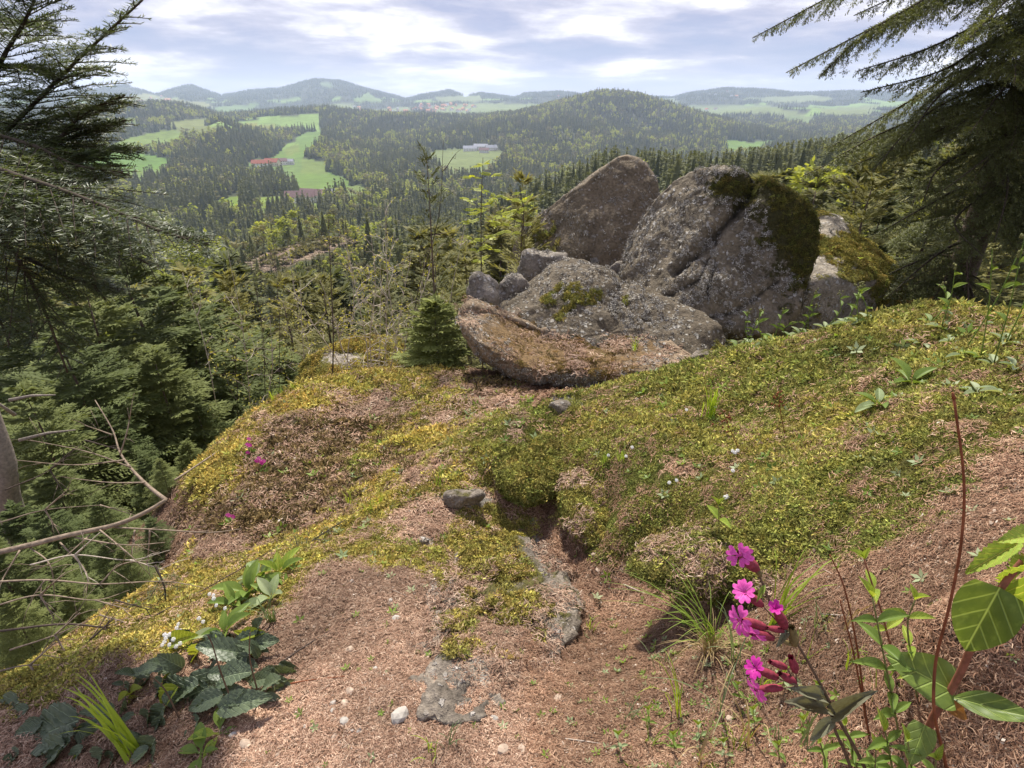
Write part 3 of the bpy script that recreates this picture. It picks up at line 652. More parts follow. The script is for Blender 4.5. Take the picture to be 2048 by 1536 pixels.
ROCKS['outcrop'] = outline_rock('rock_outcrop', 'low mossy rock outcrop with a crumbling pale edge in the middle of the path',
    [(850,1300),(860,1205),(900,1110),(952,1046),(1005,1036),(1085,1072),(1150,1120),(1165,1200),(1110,1290),(1030,1345),(940,1388),(868,1376)], G(985,1215).y - .003, .055, OUTROCK, [(6, .034), (17, .036), (50, .014)], 79, nt=170, nph=90, e=.55, tilt=ground_tilt(985, 1060, 1370) * .99, lean=.15, c=(985,1215),
    mossf=lambda u, v, V, N: .62 - .75 * np.exp(-((u - (870 + (1210 - v) * .28)) / 28) ** 2) - .35 * sstep(1290, 1350, v) - .5 * np.exp(-(((u - 1080) / 40) ** 2 + ((v - 1095) / 25) ** 2)) + .25 * np.exp(-(((u - 960) / 70) ** 2 + ((v - 1090) / 60) ** 2)) - .25 * sstep(1040, 1140, u))
small_rock('little white-topped rock bedded in the path', 848, 1085, .045, .03, .035, OUTROCK, 85, .4)
small_rock('pale lichen rock in the moss at the end of the mound', 1125, 818, .10, .06, .07, OUTROCK, 86, .4)
small_rock('pale rock at the crest of the mound by the slab', 1405, 718, .10, .06, .07, OUTROCK, 87, .4)
small_rock('flat grey stone in the litter beside the outcrop', 1130, 1262, .035, .03, .025, OUTROCK, 89, .5)

# ------------------------------------------------------------------ foliage geometry
def blades(O, D, Ln, W, up=(0, 0, 1), flat=.35):
    """thin four-cornered blades: origin, direction, length, width"""
    O = np.asarray(O, float); D = np.asarray(D, float); n = len(O)
    D = D / (np.linalg.norm(D, axis=1, keepdims=True) + 1e-9)
    u = np.tile(np.array(up, float), (n, 1)) + rng.normal(0, flat, (n, 3))
    S = np.cross(D, u); S /= (np.linalg.norm(S, axis=1, keepdims=True) + 1e-9)
    Ln = np.broadcast_to(np.asarray(Ln, float), (n,))[:, None]; W = np.broadcast_to(np.asarray(W, float), (n,))[:, None]
    M = O + D * Ln * .5
    V = np.stack([O, M - S * W * .5, O + D * Ln, M + S * W * .5], 1).reshape(-1, 3)
    return V, np.arange(n * 4).reshape(-1, 4)
def conifer(seed, whorls, per, twigs, sprays, slen, swid, rad=.22, base=.06, droop=.25, rise=.25, taper=.9, core=0.0, gap=.1):
    """crown of a tree of height 1: whorls of branches, side twigs, sprays of needles"""
    g = np.random.default_rng(seed); O = []; D = []; LN = []; WD = []
    for w in range(whorls):
        f = (w + g.uniform(-.3, .3)) / whorls; h = base + (1 - base) * (1 - (1 - f) ** 1.05); h = min(max(h, base), .985)
        Lb0 = rad * (1 - h) ** taper * (0.25 + .75 * min(1, (h - base) / .12 + .55)) + .012
        a0 = g.uniform(0, 6.28)
        for b in range(per):
            if g.random() < gap: continue
            az = a0 + 6.283 * b / per + g.normal(0, .22); Lb = Lb0 * g.uniform(.72, 1.18); hb = h + g.uniform(-.35, .35) / whorls
            up_ = rise * (.2 + 1.5 * h) + g.normal(0, .07); d = np.array([math.cos(az), math.sin(az), 0])
            t = (np.arange(twigs) + g.uniform(.1, .9, twigs)) / twigs; t = .10 + .90 * t
            pos = np.array([0, 0, hb])[None] + d[None] * (t * Lb)[:, None]; pos[:, 2] += Lb * (up_ * t - droop * t * t * (1.2 - h))
            tang = d[None] + np.array([0, 0, 1.])[None] * (up_ - 2 * droop * t * (1.2 - h))[:, None]; tang /= np.linalg.norm(tang, axis=1, keepdims=True)
            side = np.cross(tang, [0, 0, 1.]); side /= np.linalg.norm(side, axis=1, keepdims=True)
            for s in (-1, 1):
                tl = Lb * (.42 * (1 - t) ** .7 + .08) * g.uniform(.7, 1.2, twigs)
                td = tang * .75 + side * s * .8 + np.array([0, 0, -1.]) * g.uniform(.0, .25, twigs)[:, None]; td /= np.linalg.norm(td, axis=1, keepdims=True)
                for k in range(sprays):
                    q = (k + g.uniform(0, .8, twigs)) / sprays
                    O.append(pos + td * (tl * q)[:, None]); dd = td + side * g.normal(0, .35, twigs)[:, None] + tang * .2 + g.normal(0, .18, (twigs, 3))
                    D.append(dd); LN.append(slen * g.uniform(.6, 1.25, twigs) * (0.55 + .45 * (1 - h))); WD.append(swid * g.uniform(.7, 1.3, twigs) * (0.6 + .4 * (1 - h)))
            if sprays > 1 or twigs > 3:                                   # needles along the branch itself
                O.append(pos); D.append(tang + g.normal(0, .2, (twigs, 3))); LN.append(slen * g.uniform(.8, 1.3, twigs)); WD.append(swid * g.uniform(.8, 1.2, twigs))
    k = 10; O.append(np.array([[0, 0, .93]] * k) + np.array([0, 0, 1.]) * np.linspace(0, .05, k)[:, None]); D.append(np.c_[g.normal(0, .5, (k, 2)), np.full(k, 1.)]); LN.append(np.full(k, slen * .7)); WD.append(np.full(k, swid * .6))
    V, F = blades(np.concatenate(O), np.concatenate(D), np.concatenate(LN), np.concatenate(WD))
    if core:
        nc = 7; rows = 5; cv = []
        for i in range(rows):
            hh = base + (.93 - base) * i / (rows - 1); rr = core * rad * (1 - hh) ** taper * g.uniform(.75, 1.2)
            for j in range(nc): a = 6.283 * j / nc + i * .4; cv.append((rr * math.cos(a) * g.uniform(.7, 1.2), rr * math.sin(a) * g.uniform(.7, 1.2), hh))
        cf = [(i * nc + j, i * nc + (j + 1) % nc, (i + 1) * nc + (j + 1) % nc, (i + 1) * nc + j) for i in range(rows - 1) for j in range(nc)]
        F = np.vstack([F, np.array(cf) + len(V)]); V = np.vstack([V, np.array(cv)])
    return V, F
def broadleaf(seed, n, leaf, rad=.30, lobes=9, airy=1.0):
    g = np.random.default_rng(seed); O = []
    cs = []; 
    for i in range(lobes):
        h = g.uniform(.32, .90); rr = rad * math.sin(math.pi * min(1, (h - .12) / .95)) * g.uniform(.3, .9); a = g.uniform(0, 6.28)
        cs.append((rr * math.cos(a), rr * math.sin(a), h, g.uniform(.09, .17) * airy))
    cs.append((0, 0, .86, .11)); per = n // len(cs)
    for cx, cy_, cz, r in cs:
        d = g.normal(0, 1, (per, 3)); d /= np.linalg.norm(d, axis=1, keepdims=True); q = r * g.uniform(.35, 1.0, per) ** .6
        O.append(np.array([cx, cy_, cz]) + d * q[:, None] * np.array([1, 1, .85]))
    O = np.concatenate(O); D = g.normal(0, 1, (len(O), 3)); D[:, 2] *= .5
    return blades(O, D, leaf * g.uniform(.6, 1.3, len(O)), leaf * .7 * g.uniform(.6, 1.3, len(O)), flat=.8)
def trunk_unit(r=.012, top=.9, bend=.006, seed=0):
    g = random.Random(seed); pts = [(g.uniform(-bend, bend), g.uniform(-bend, bend), -.05 + (top + .05) * i / 6) for i in range(7)]; pts[0] = (0, 0, -.06)
    V, F = tube(pts, [r * (1.25 - 1.1 * i / 6) for i in range(7)], 6); mb = MB(); mb.add(V, F); return mb.mesh('trunk')
def treemat(name, c1, c2, trans=.25, rnd=.5):
    """foliage whose tone differs from tree to tree and clump to clump"""
    m = Mat(name); r = m.rand(); f = m.noise(m.obj(), 9.0, 3)
    k = m.math('ADD', m.math('MULTIPLY', r, rnd), m.math('MULTIPLY', f, 1 - rnd))
    c = m.ramp(k, [(.2, c1), (.8, c2)])
    return m.bsdf(c, .7, None, .2, trans, m.mix(1.0, c, (1.3, 1.25, .7), 'MULTIPLY'))
SPRUCE = treemat('spruce_needles', (.088, .104, .044), (.175, .18, .068), .32)
FIRY = treemat('young_fir_needles', (.085, .115, .040), (.20, .225, .075), .35)
YOUNG = treemat('young_spruce_needles', (.13, .13, .05), (.25, .235, .080), .35)
LIME = treemat('spring_leaves', (.20, .24, .05), (.40, .42, .08), .45)
HAZEL = treemat('grey_spring_leaves', (.13, .125, .06), (.22, .20, .09), .3)
BARK = solid('bark', (.115, .085, .065), .9, .35, 40, .8, .01)
BARKG = solid('bark_grey', (.26, .225, .19), .9, .3, 60, .6, .004)
def crown(name, VF, m): return set_mat(mesh_np(name, *VF, smooth=False), m)
# near, middle and far forms
C_NEAR = [crown('crown', conifer(11 + i, 22, 6, 13, 4, .040, .0085, rad=.27 + .03 * i, base=.03, rise=.35, droop=.35), SPRUCE) for i in range(3)]
C_FIR = [crown('crown', conifer(21 + i, 17, 6, 13, 4, .036, .011, rad=.36 + .03 * i, base=.02, rise=.22, droop=.12), FIRY) for i in range(3)]
C_YNG = [crown('crown', conifer(31 + i, 19, 5, 8, 3, .040, .008, rad=.24, base=.03, rise=.5, droop=.22, gap=.2), YOUNG) for i in range(3)]
C_MID = [crown('crown', conifer(41 + i, 20, 6, 6, 2, .055, .017, rad=.17 + .02 * i, base=.10, droop=.35), SPRUCE) for i in range(4)]
C_MIDY = [crown('crown', conifer(51 + i, 18, 6, 6, 2, .055, .016, rad=.17 + .02 * i, base=.06, droop=.25), YOUNG) for i in range(2)]
B_MID = [crown('crown', broadleaf(61 + i, 1500, .045, .30), LIME) for i in range(2)]
TRUNK = set_mat(trunk_unit(), BARK)
C_FAR = [crown('spruce', conifer(71 + i, 11, 5, 2, 1, .085, .040, rad=.20 + .025 * i, base=.06, droop=.4, core=.55), SPRUCE) for i in range(4)]
B_FAR = [crown('leafy', broadleaf(81 + i, 170, .11, .30, 7), LIME) for i in range(2)] + [crown('hazel', broadleaf(85, 170, .10, .30, 7), HAZEL)]
C_VF = [crown('spruce', conifer(91 + i, 6, 4, 1, 1, .14, .10, rad=.25, base=.03, droop=.4, core=.8), SPRUCE) for i in range(3)]
B_VF = [crown('leafy', broadleaf(95 + i, 48, .2, .32, 5), (LIME, HAZEL)[i]) for i in range(2)]

# ------------------------------------------------------------------ scattering by geometry nodes (for what nobody could count)
def scatter(name, pts, eul, scl, idx, sources, label, cat='forest', tint=None):
    """one object that shows `sources` at every point"""
    me = mesh_np(name, pts, np.zeros((0, 3), int)); n = len(pts)
    def at(nm, typ, arr, key='value'):
        a = me.attributes.new(nm, typ, 'POINT'); a.data.foreach_set(key, np.ascontiguousarray(arr).ravel())
    at('rot', 'FLOAT_VECTOR', np.asarray(eul, np.float32), 'vector')
    s = np.asarray(scl, np.float32); s = np.repeat(s[:, None], 3, 1) if s.ndim == 1 else s
    at('scl', 'FLOAT_VECTOR', s, 'vector'); at('idx', 'INT', np.asarray(idx, np.int32))
    if tint is not None: at('tint', 'FLOAT_COLOR', np.c_[tint, np.ones(n)].astype(np.float32), 'color')
    col = bpy.data.collections.new(name + '_forms')
    for i, sm in enumerate(sources):
        o = bpy.data.objects.new('%s_form_%02d' % (name, i), sm); col.objects.link(o)
    ng = bpy.data.node_groups.new(name, 'GeometryNodeTree')
    ng.interface.new_socket('Geometry', in_out='INPUT', socket_type='NodeSocketGeometry'); ng.interface.new_socket('Geometry', in_out='OUTPUT', socket_type='NodeSocketGeometry')
    N = ng.nodes; L = ng.links; gi = N.new('NodeGroupInput'); go = N.new('NodeGroupOutput')
    ci = N.new('GeometryNodeCollectionInfo'); ci.inputs['Collection'].default_value = col; ci.inputs['Separate Children'].default_value = True; ci.inputs['Reset Children'].default_value = True
    ip = N.new('GeometryNodeInstanceOnPoints'); ip.inputs['Pick Instance'].default_value = True
    def na(nm, typ):
        a = N.new('GeometryNodeInputNamedAttribute'); a.data_type = typ; a.inputs['Name'].default_value = nm; return a.outputs['Attribute']
    L.new(gi.outputs[0], ip.inputs['Points']); L.new(ci.outputs[0], ip.inputs['Instance'])
    L.new(na('idx', 'INT'), ip.inputs['Instance Index']); L.new(na('rot', 'FLOAT_VECTOR'), ip.inputs['Rotation']); L.new(na('scl', 'FLOAT_VECTOR'), ip.inputs['Scale'])
    L.new(ip.outputs[0], go.inputs[0])
    o = bpy.data.objects.new(name, me); COL.objects.link(o)
    md = o.modifiers.new('scatter', 'NODES'); md.node_group = ng
    return tag(o, label, cat, kind='stuff')
def euler_to(nrm, spin, lean=0.0):
    """Euler angles that turn +Z to each normal after a spin about it"""
    n = nrm / np.linalg.norm(nrm, axis=1, keepdims=True)
    if lean: n = n + rng.normal(0, lean, n.shape); n /= np.linalg.norm(n, axis=1, keepdims=True)
    ref = np.where(np.abs(n[:, :1]) < .9, np.array([[1., 0, 0]]), np.array([[0, 1., 0]]))
    t = np.cross(ref, n); t /= np.linalg.norm(t, axis=1, keepdims=True); b = np.cross(n, t)
    X = t * np.cos(spin)[:, None] + b * np.sin(spin)[:, None]; Yv = np.cross(n, X)
    return np.stack([np.arctan2(Yv[:, 2], n[:, 2]), np.arcsin(np.clip(-X[:, 2], -1, 1)), np.arctan2(X[:, 1], X[:, 0])], -1)

# ------------------------------------------------------------------ forest
def v_limit(u, y):
    """highest photo row the tops of trees nearer than the far slopes reach"""
    a = np.interp(u, [-300, 150, 230, 300, 420, 500, 700, 740, 860, 930, 1000, 1100, 1230, 1300, 1400, 1500, 1650, 1750, 2048], [300, 330, 345, 400, 425, 440, 440, 420, 420, 395, 372, 335, 287, 292, 300, 292, 272, 255, 230])
    b = np.interp(u, [-300, 100, 300, 450, 505, 690, 720, 800, 1000, 1250, 1500, 1700, 2048], [380, 400, 440, 520, 545, 545, 520, 470, 430, 400, 350, 330, 280])   # in front of the cleared patch
    return np.where(y < 215, b, a)
SKYLINE = []
def make_forest():
    az0, az1 = R(-47), R(47)
    def cand(r0, r1, dens):
        n = int(dens * (az1 - az0) / 2 * (r1 * r1 - r0 * r0)); r = np.sqrt(rng.uniform(r0 * r0, r1 * r1, n)); a = rng.uniform(az0, az1, n)
        return r * np.sin(a), r * np.cos(a)
    X = []; Y = []
    for r0, r1, d in ((9, 60, .055), (60, 200, .034), (200, 700, .021), (700, 1600, .0125), (1600, 3600, .0072)):
        x, y = cand(r0, r1, d); X.append(x); Y.append(y)
    x = np.concatenate(X); y = np.concatenate(Y); m = y > 8.5; x, y = x[m], y[m]
    z = H(x, y, False); mead, _ = cover_far(x, y, z); keep = mead == 0
    keep |= (mead == 2) & (rng.random(len(x)) < .02)
    x, y, z = x[keep], y[keep], z[keep]
    r = np.hypot(x, y)
    h = np.where(r < 30, rng.uniform(3, 9, len(x)), np.where(r < 150, rng.uniform(9, 19, len(x)), rng.uniform(12, 27, len(x))))
    # a tree must not stand higher in view than the photograph's tree tops there
    u, v = proj(x, y, z + h); lim = v_limit(u, y) + np.abs(rng.normal(0, 12, len(x)))
    zt = np.array(tv(lim)) * y; hm = np.where(r < 520, np.minimum(h, zt - z), h)
    near_clear = (u > 470) & (u < 730) & (y > 150) & (y < 300); hm = np.where(near_clear, np.where(y < 215, rng.uniform(2.5, 5, len(x)), rng.uniform(6, 14, len(x))), hm)
    ok = hm > np.where(r < 40, 1.6, np.where(r < 230, 2.5, 6.0)); x, y, z, h = x[ok], y[ok], z[ok], hm[ok]; r = np.hypot(x, y)
    # leave out what ridges hide
    na = 500; ab = np.clip(((np.arctan2(x, y) - az0) / (az1 - az0) * na).astype(int), 0, na - 1)
    rs = np.geomspace(6, 7000, 260); aa = az0 + (np.arange(na) + .5) / na * (az1 - az0)
    GX, GY = rs[:, None] * np.sin(aa), rs[:, None] * np.cos(aa); T = H(GX.ravel(), GY.ravel(), False).reshape(GX.shape) / rs[:, None]
    T = np.maximum.accumulate(T, 0); ri = np.clip(np.searchsorted(rs, r * .97) - 1, 0, len(rs) - 1)
    vis = (z + h + 4) / r > T[ri, ab]; x, y, z, h, r = x[vis], y[vis], z[vis], h[vis], r[vis]
    kind = fbm(x / 90, y / 90, 0, 3, 201) + rng.normal(0, .22, len(x)) + np.where((r > 1000) & (x > 0), .06, 0)
    broad = kind > np.where(r < 60, .9, np.where(r < 400, .40, .14))
    return x, y, z, h, r, broad
FX, FY, FZ, FH, FR, FB = make_forest()
def place_forest():
    x, y, z, h, r, broad = FX, FY, FZ, FH, FR, FB
    u, v = proj(x, y, z + h * .7); inv = (u > -60) & (u < 2108) & (v > 60) & (v < 1200)
    # the largest in view are objects of their own
    size = np.where(inv & (r > 9), h / r, 0); big = np.argsort(-size)[:270]; isbig = np.zeros(len(x), bool); isbig[big] = True; isbig &= inv
    for i in np.where(isbig)[0]:
        near = r[i] < 26
        if broad[i]:
            t = thing('leafy_tree', 'lime green leafy tree in fresh spring leaf among the spruces below the boulders', 'tree', (x[i], y[i], z[i]), 'lime green trees among the spruces'); cm = random.choice(B_MID)
        elif near and random.random() < .75 or (not near and random.random() < (.55 if r[i] < 60 else .3)):
            t = thing('young_spruce', 'light olive green young spruce on the wooded slope below the boulders', 'tree', (x[i], y[i], z[i]), 'light olive young spruces on the slope'); cm = random.choice(C_YNG if near else C_MIDY)
        else:
            t = thing('spruce_tree', 'dark green spruce in the forest on the slope below the boulders', 'tree', (x[i], y[i], z[i]), 'dark spruces in the forest on the slope'); cm = random.choice(C_NEAR if near else C_MID)
        s = h[i] * 1.02; t.scale = (s * random.uniform(.85, 1.15), s * random.uniform(.85, 1.15), s); t.rotation_euler = (0, 0, random.uniform(0, 6.28))
        for nm, me in (('trunk', TRUNK), ('crown', cm)):
            o = bpy.data.objects.new(nm, me); COL.objects.link(o); o.parent = t
    rest = ~isbig
    def put(name, m, conf, brd, label):
        k = np.where(m)[0]; srcs = conf + brd
        idx = np.where(broad[k], len(conf) + rng.integers(0, len(brd), len(k)), rng.integers(0, len(conf), len(k)))
        s = np.stack([h[k] * rng.uniform(.85, 1.2, len(k)), h[k] * rng.uniform(.85, 1.2, len(k)), h[k]], -1); s[broad[k]] *= .82
        scatter(name, np.stack([x[k], y[k], z[k] - .2], -1), np.c_[np.zeros((len(k), 2)), rng.uniform(0, 6.28, len(k))], s, idx, srcs, label)
    put('slope_wood', rest & (r < 110), C_MID + C_MIDY, B_MID, 'mixed spruce wood covering the slope under the viewpoint')
    put('valley_forest', rest & (r >= 110) & (r < 700), C_FAR, B_FAR, 'mass of spruce forest on the ridge and valley side beyond the boulders')
    put('hill_forest', rest & (r >= 700), C_VF, B_VF, 'blue green forest covering the hills across the valley')
    # far-off woods: clumps
    n = 16000; rr = np.sqrt(rng.uniform(3600. ** 2, 7400. ** 2, n)); a = rng.uniform(R(-46), R(46), n); X, Yv = rr * np.sin(a), rr * np.cos(a); Z = H(X, Yv, False)
    md, _ = cover_far(X, Yv, Z); k = md == 0; X, Yv, Z = X[k], Yv[k], Z[k]; n = len(X)
    bb = []
    for i in range(3):
        V = []; F = []; o = 0
        for j in range(6):
            v_, f_ = conifer(300 + i * 10 + j, 4, 4, 1, 1, .2, .14, rad=.2, base=.03, core=.9)
            s = random.uniform(.7, 1.1); V.append(v_ * s + np.array([random.uniform(-1.1, 1.1), random.uniform(-1.1, 1.1), 0])); F.append(f_ + o); o += len(v_)
        bb.append(crown('grove', (np.vstack(V), np.vstack(F)), SPRUCE))
    scatter('distant_woods', np.stack([X, Yv, Z - 1], -1), np.c_[np.zeros((n, 2)), rng.uniform(0, 6.28, n)], rng.uniform(15, 22, n), rng.integers(0, 3, n), bb, 'far woods fading to blue on the skyline hills')
place_forest()

# cleared patch: stumps, brash and a snag
def clearing():
    n = 1500; u = rng.uniform(505, 700, n); v = rng.uniform(474, 542, n); m = in_poly(u, v, CLEAR); pts = []
    Ys = np.linspace(150, 320, 60); Ys2 = np.linspace(110, 330, 90)
    for a, b in zip(u[m], v[m]):
        p = P(a, b, 1.); d = p.z * Ys - H(p.x * Ys, Ys, False); k = np.where(d <= 0)[0]
        if len(k): Yg = Ys[k[0]]; pts.append((p.x * Yg, Yg, float(H(np.array([p.x * Yg]), np.array([Yg]), False)[0])))
    pts = np.array(pts); n = len(pts)
    V, F = broadleaf(400, 60, .5, .5, 5); a = crown('brash', (V - [0, 0, .3], F), HAZEL)
    V, F = blades(rng.normal(0, .5, (40, 3)) * [1, 1, .1], rng.normal(0, 1, (40, 3)) * [1, 1, .15], 1.3, .09); b = crown('brash', (V, F), solid('brash_wood', (.33, .25, .19), .9, .4, 1, 0))
    scatter('clearing_brash', pts, np.c_[np.zeros((n, 2)), rng.uniform(0, 6.28, n)], rng.uniform(1.0, 2.6, n), (rng.random(n) < .72).astype(int), [a, b], 'brown brash and stumps strewn over the cleared forest patch', 'brash')
    BR = [(480,590),(500,520),(600,480),(690,462),(745,470),(740,560),(640,600)]; pts = []
    for a, b in zip(rng.uniform(480, 745, 1500), rng.uniform(462, 600, 1500)):
        if in_poly(a, b, CLEAR) or in_poly(a, b - 20, CLEAR) or not in_poly(a, b, BR): continue
        p = P(a, b, 1.); d = p.z * Ys2 - H(p.x * Ys2, Ys2, False); k = np.where(d <= 0)[0]
        if len(k): Yg = Ys2[k[0]]; pts.append((p.x * Yg, Yg, p.z * Yg - .3))
    pts = np.array(pts); n = len(pts); hh = rng.uniform(2.2, 4.5, n)
    scatter('clearing_scrub', pts, np.c_[np.zeros((n, 2)), rng.uniform(0, 6.28, n)], np.stack([hh * 1.3, hh * 1.3, hh], -1), rng.integers(0, 5, n), [B_FAR[0], B_FAR[2], C_MIDY[0], C_MIDY[1], C_FAR[1]], 'low scrub and young trees round the cleared forest patch', 'scrub')
clearing()

# ------------------------------------------------------------------ trees and saplings close by
def vec(a): return np.array(a, float)
def shoot_needles(p0, p1, dens, nl, acc, flat=True, g=random):
    """needles along a shoot: combed to both sides (fir) or all round (spruce)"""
    p0 = vec(p0); p1 = vec(p1); d = p1 - p0; L = np.linalg.norm(d)
    if L < 1e-4: return
    d /= L; n = max(3, int(L * dens)); t = (np.arange(n) + rng.random(n)) / n
    side = np.cross(d, [0, 0, 1.]); sl = np.linalg.norm(side); side = side / sl if sl > .05 else np.array([1., 0, 0]); upv = np.cross(side, d)
    if flat:
        s = np.where(np.arange(n) % 2 == 0, 1., -1.); D = d * .50 + side[None] * (s * rng.uniform(.7, 1.1, n))[:, None] + upv[None] * rng.normal(.18, .28, n)[:, None]
    else:
        a = rng.uniform(0, 6.28, n); D = d * .75 + side[None] * np.cos(a)[:, None] + upv[None] * np.sin(a)[:, None]
    acc.append((p0 + d * L * t[:, None], D, nl * rng.uniform(.75, 1.15, n) * np.minimum(1, .45 + 2.5 * (1 - t)), upv))
def acc_mesh(acc, w, name, m):
    O = np.concatenate([a[0] for a in acc]); D = np.concatenate([np.broadcast_to(a[1], a[0].shape) for a in acc]); Ln = np.concatenate([a[2] for a in acc])
    return set_mat(mesh_np(name, *blades(O, D, Ln, w), smooth=False), m)
def needlemat(name, c1, c2, c3, gloss=.35):
    m = Mat(name); f = m.noise(m.pos(), 5.0, 3); f2 = m.noise(m.pos(), 55.0, 2)
    c = m.ramp(m.math('ADD', m.math('MULTIPLY', f, .5), m.math('MULTIPLY', f2, .5)), [(.30, c1), (.55, c2), (.72, c3)])
    return m.bsdf(c, gloss, None, .5, .28, m.mix(1.0, c, (1.5, 1.5, .6), 'MULTIPLY'))
FIRN = needlemat('fir_needles', (.034, .050, .024), (.078, .102, .040), (.17, .19, .075), .5)
SPRN = needlemat('spruce_shoots', (.070, .084, .036), (.135, .150, .055), (.23, .24, .085), .6)

BARKD = solid('twig_bark', (.062, .048, .036), .9, .3, 60, 0)
def hero_branch(tree, pts, r0, lat, spacing, dens, nl, nw, m, flat=True, droop=.12, sub=True, nn=26):
    sp = spline(pts, nn); L = sum((sp[i + 1] - sp[i]).length for i in range(nn - 1))
    mb = MB(); mb.add(*tube(sp, [r0 * (1 - .85 * i / (nn - 1)) + .0012 for i in range(nn)], 6)); acc = []
    k0 = int(nn * .12)
    for i in range(nn - 1):
        if i > nn * .2: shoot_needles(sp[i], sp[i + 1], dens, nl, acc, flat)
    cnt = int(L / spacing)
    for j in range(cnt):
        t = .10 + .88 * (j + random.random() * .6) / cnt; f = t * (nn - 1); i = min(int(f), nn - 2); p = sp[i].lerp(sp[i + 1], f - i); d = (sp[i + 1] - sp[i]).normalized()
        side = d.cross(Vector((0, 0, 1)))
        side = side.normalized() if side.length > .05 else Vector((1, 0, 0)); s = 1 if j % 2 else -1
        ll = lat * min(1.0, (1 - t) * 1.5 + .18) * random.uniform(.65, 1.15) * (0.6 + .4 * min(1, t * 3))
        td = (d * .75 + side * s * .75 + Vector((random.gauss(0, .12), random.gauss(0, .12), random.gauss(.0, .15) - droop))).normalized()
        mid = p + td * ll * .5; e = p + td * ll + Vector((0, 0, -droop * ll * .5)); prev = p
        n2 = 5; tw = [p.lerp(mid, q / 2) if q <= 2 else mid.lerp(e, (q - 2) / 2) for q in range(n2)]
        mb.add(*tube(tw, [.0019 * (1 - q / n2 * .7) for q in range(n2)], 4, False))
        for q in range(n2 - 1): shoot_needles(tw[q], tw[q + 1], dens, nl, acc, flat)
        if sub and ll > .07:
            for q in range(1, 4):
                for s2 in (-1, 1):
                    if random.random() < .22: continue
                    sd_ = td.cross(Vector((0, 0, 1)))
                    sd_ = sd_.normalized() if sd_.length > .05 else side
                    l3 = ll * (.55 - .10 * q) * random.uniform(.7, 1.2); d3 = (td * .8 + sd_ * s2 * .7 + Vector((0, 0, random.gauss(-.05, .15)))).normalized()
                    b = tw[q]; shoot_needles(b, b + d3 * l3, dens, nl, acc, flat)
    br = part('branch', mb.mesh('branch'), BARKD, tree)
    part('needles', acc_mesh(acc, nw, 'needles', m), None, br)
    return br
def PL(*a): return [P(*q) for q in a]
def left_fir():
    base = P(-420, 700, 2.3); base.z = h1(base.x, base.y)
    t = thing('fir_tree', 'dark fir whose flat needle branches reach in over the valley opposite the big spruce', 'tree', base)
    mb = MB(); mb.add(*tube([base + Vector((0, 0, -.2)), base + Vector((.03, 0, 1.2)), base + Vector((.0, .05, 2.6)), base + Vector((.05, .05, 4.2))], [.10, .09, .075, .05], 10)); part('trunk', mb.mesh('trunk'), BARK, t)
    B = [ # polyline, lateral length
     ([(-330,560,2.2),(-60,330,2.05),(60,215,1.95),(150,125,1.9),(285,0,1.85)], .26),
     ([(-330,420,2.2),(-60,200,2.1),(20,90,2.05),(60,20,2.0),(95,-70,2.0)], .24),
     ([(-330,620,2.2),(-30,420,2.0),(80,320,1.95),(165,230,1.9),(250,190,1.88)], .24),
     ([(-330,300,2.3),(-80,160,2.2),(30,130,2.1),(105,150,2.1)], .22),
     ([(-330,680,2.1),(-60,480,1.95),(70,380,1.85),(170,310,1.8),(262,296,1.8)], .26),
     ([(-330,520,2.2),(-60,380,2.1),(80,300,2.0),(180,262,2.0),(252,240,2.0)], .2),
     ([(-330,360,1.9),(-80,330,1.6),(60,360,1.5),(200,410,1.45),(320,462,1.42),(415,488,1.42)], .27),
     ([(-330,420,1.8),(-60,400,1.6),(80,440,1.5),(200,480,1.5),(310,535,1.5)], .25),
     ([(-330,380,1.7),(-80,420,1.55),(20,500,1.5),(80,600,1.5),(135,745,1.52)], .24),
     ([(-330,400,1.9),(-80,380,1.75),(40,430,1.7),(140,500,1.7),(210,600,1.72)], .24),
     ([(-330,480,1.7),(-90,520,1.6),(-20,600,1.6),(20,690,1.6)], .22),
     ([(-330,260,1.9),(-80,260,1.75),(60,290,1.7),(150,330,1.7),(245,345,1.7)], .24),
     ([(-330,300,2.0),(-60,340,1.85),(70,380,1.8),(160,440,1.8),(240,520,1.82)], .24),
     ([(-330,460,1.9),(-60,470,1.8),(60,520,1.75),(150,560,1.75),(250,580,1.78)], .22),
     ([(-330,200,2.3),(-80,230,2.2),(30,250,2.1),(130,230,2.05),(215,215,2.0)], .24),
     ([(-330,120,2.4),(-80,60,2.3),(10,40,2.2),(85,55,2.2)], .2)]
    for pl, lat in B: hero_branch(t, PL(*pl), .0085, lat, .028, 430, .022, .0030, FIRN)
left_fir()

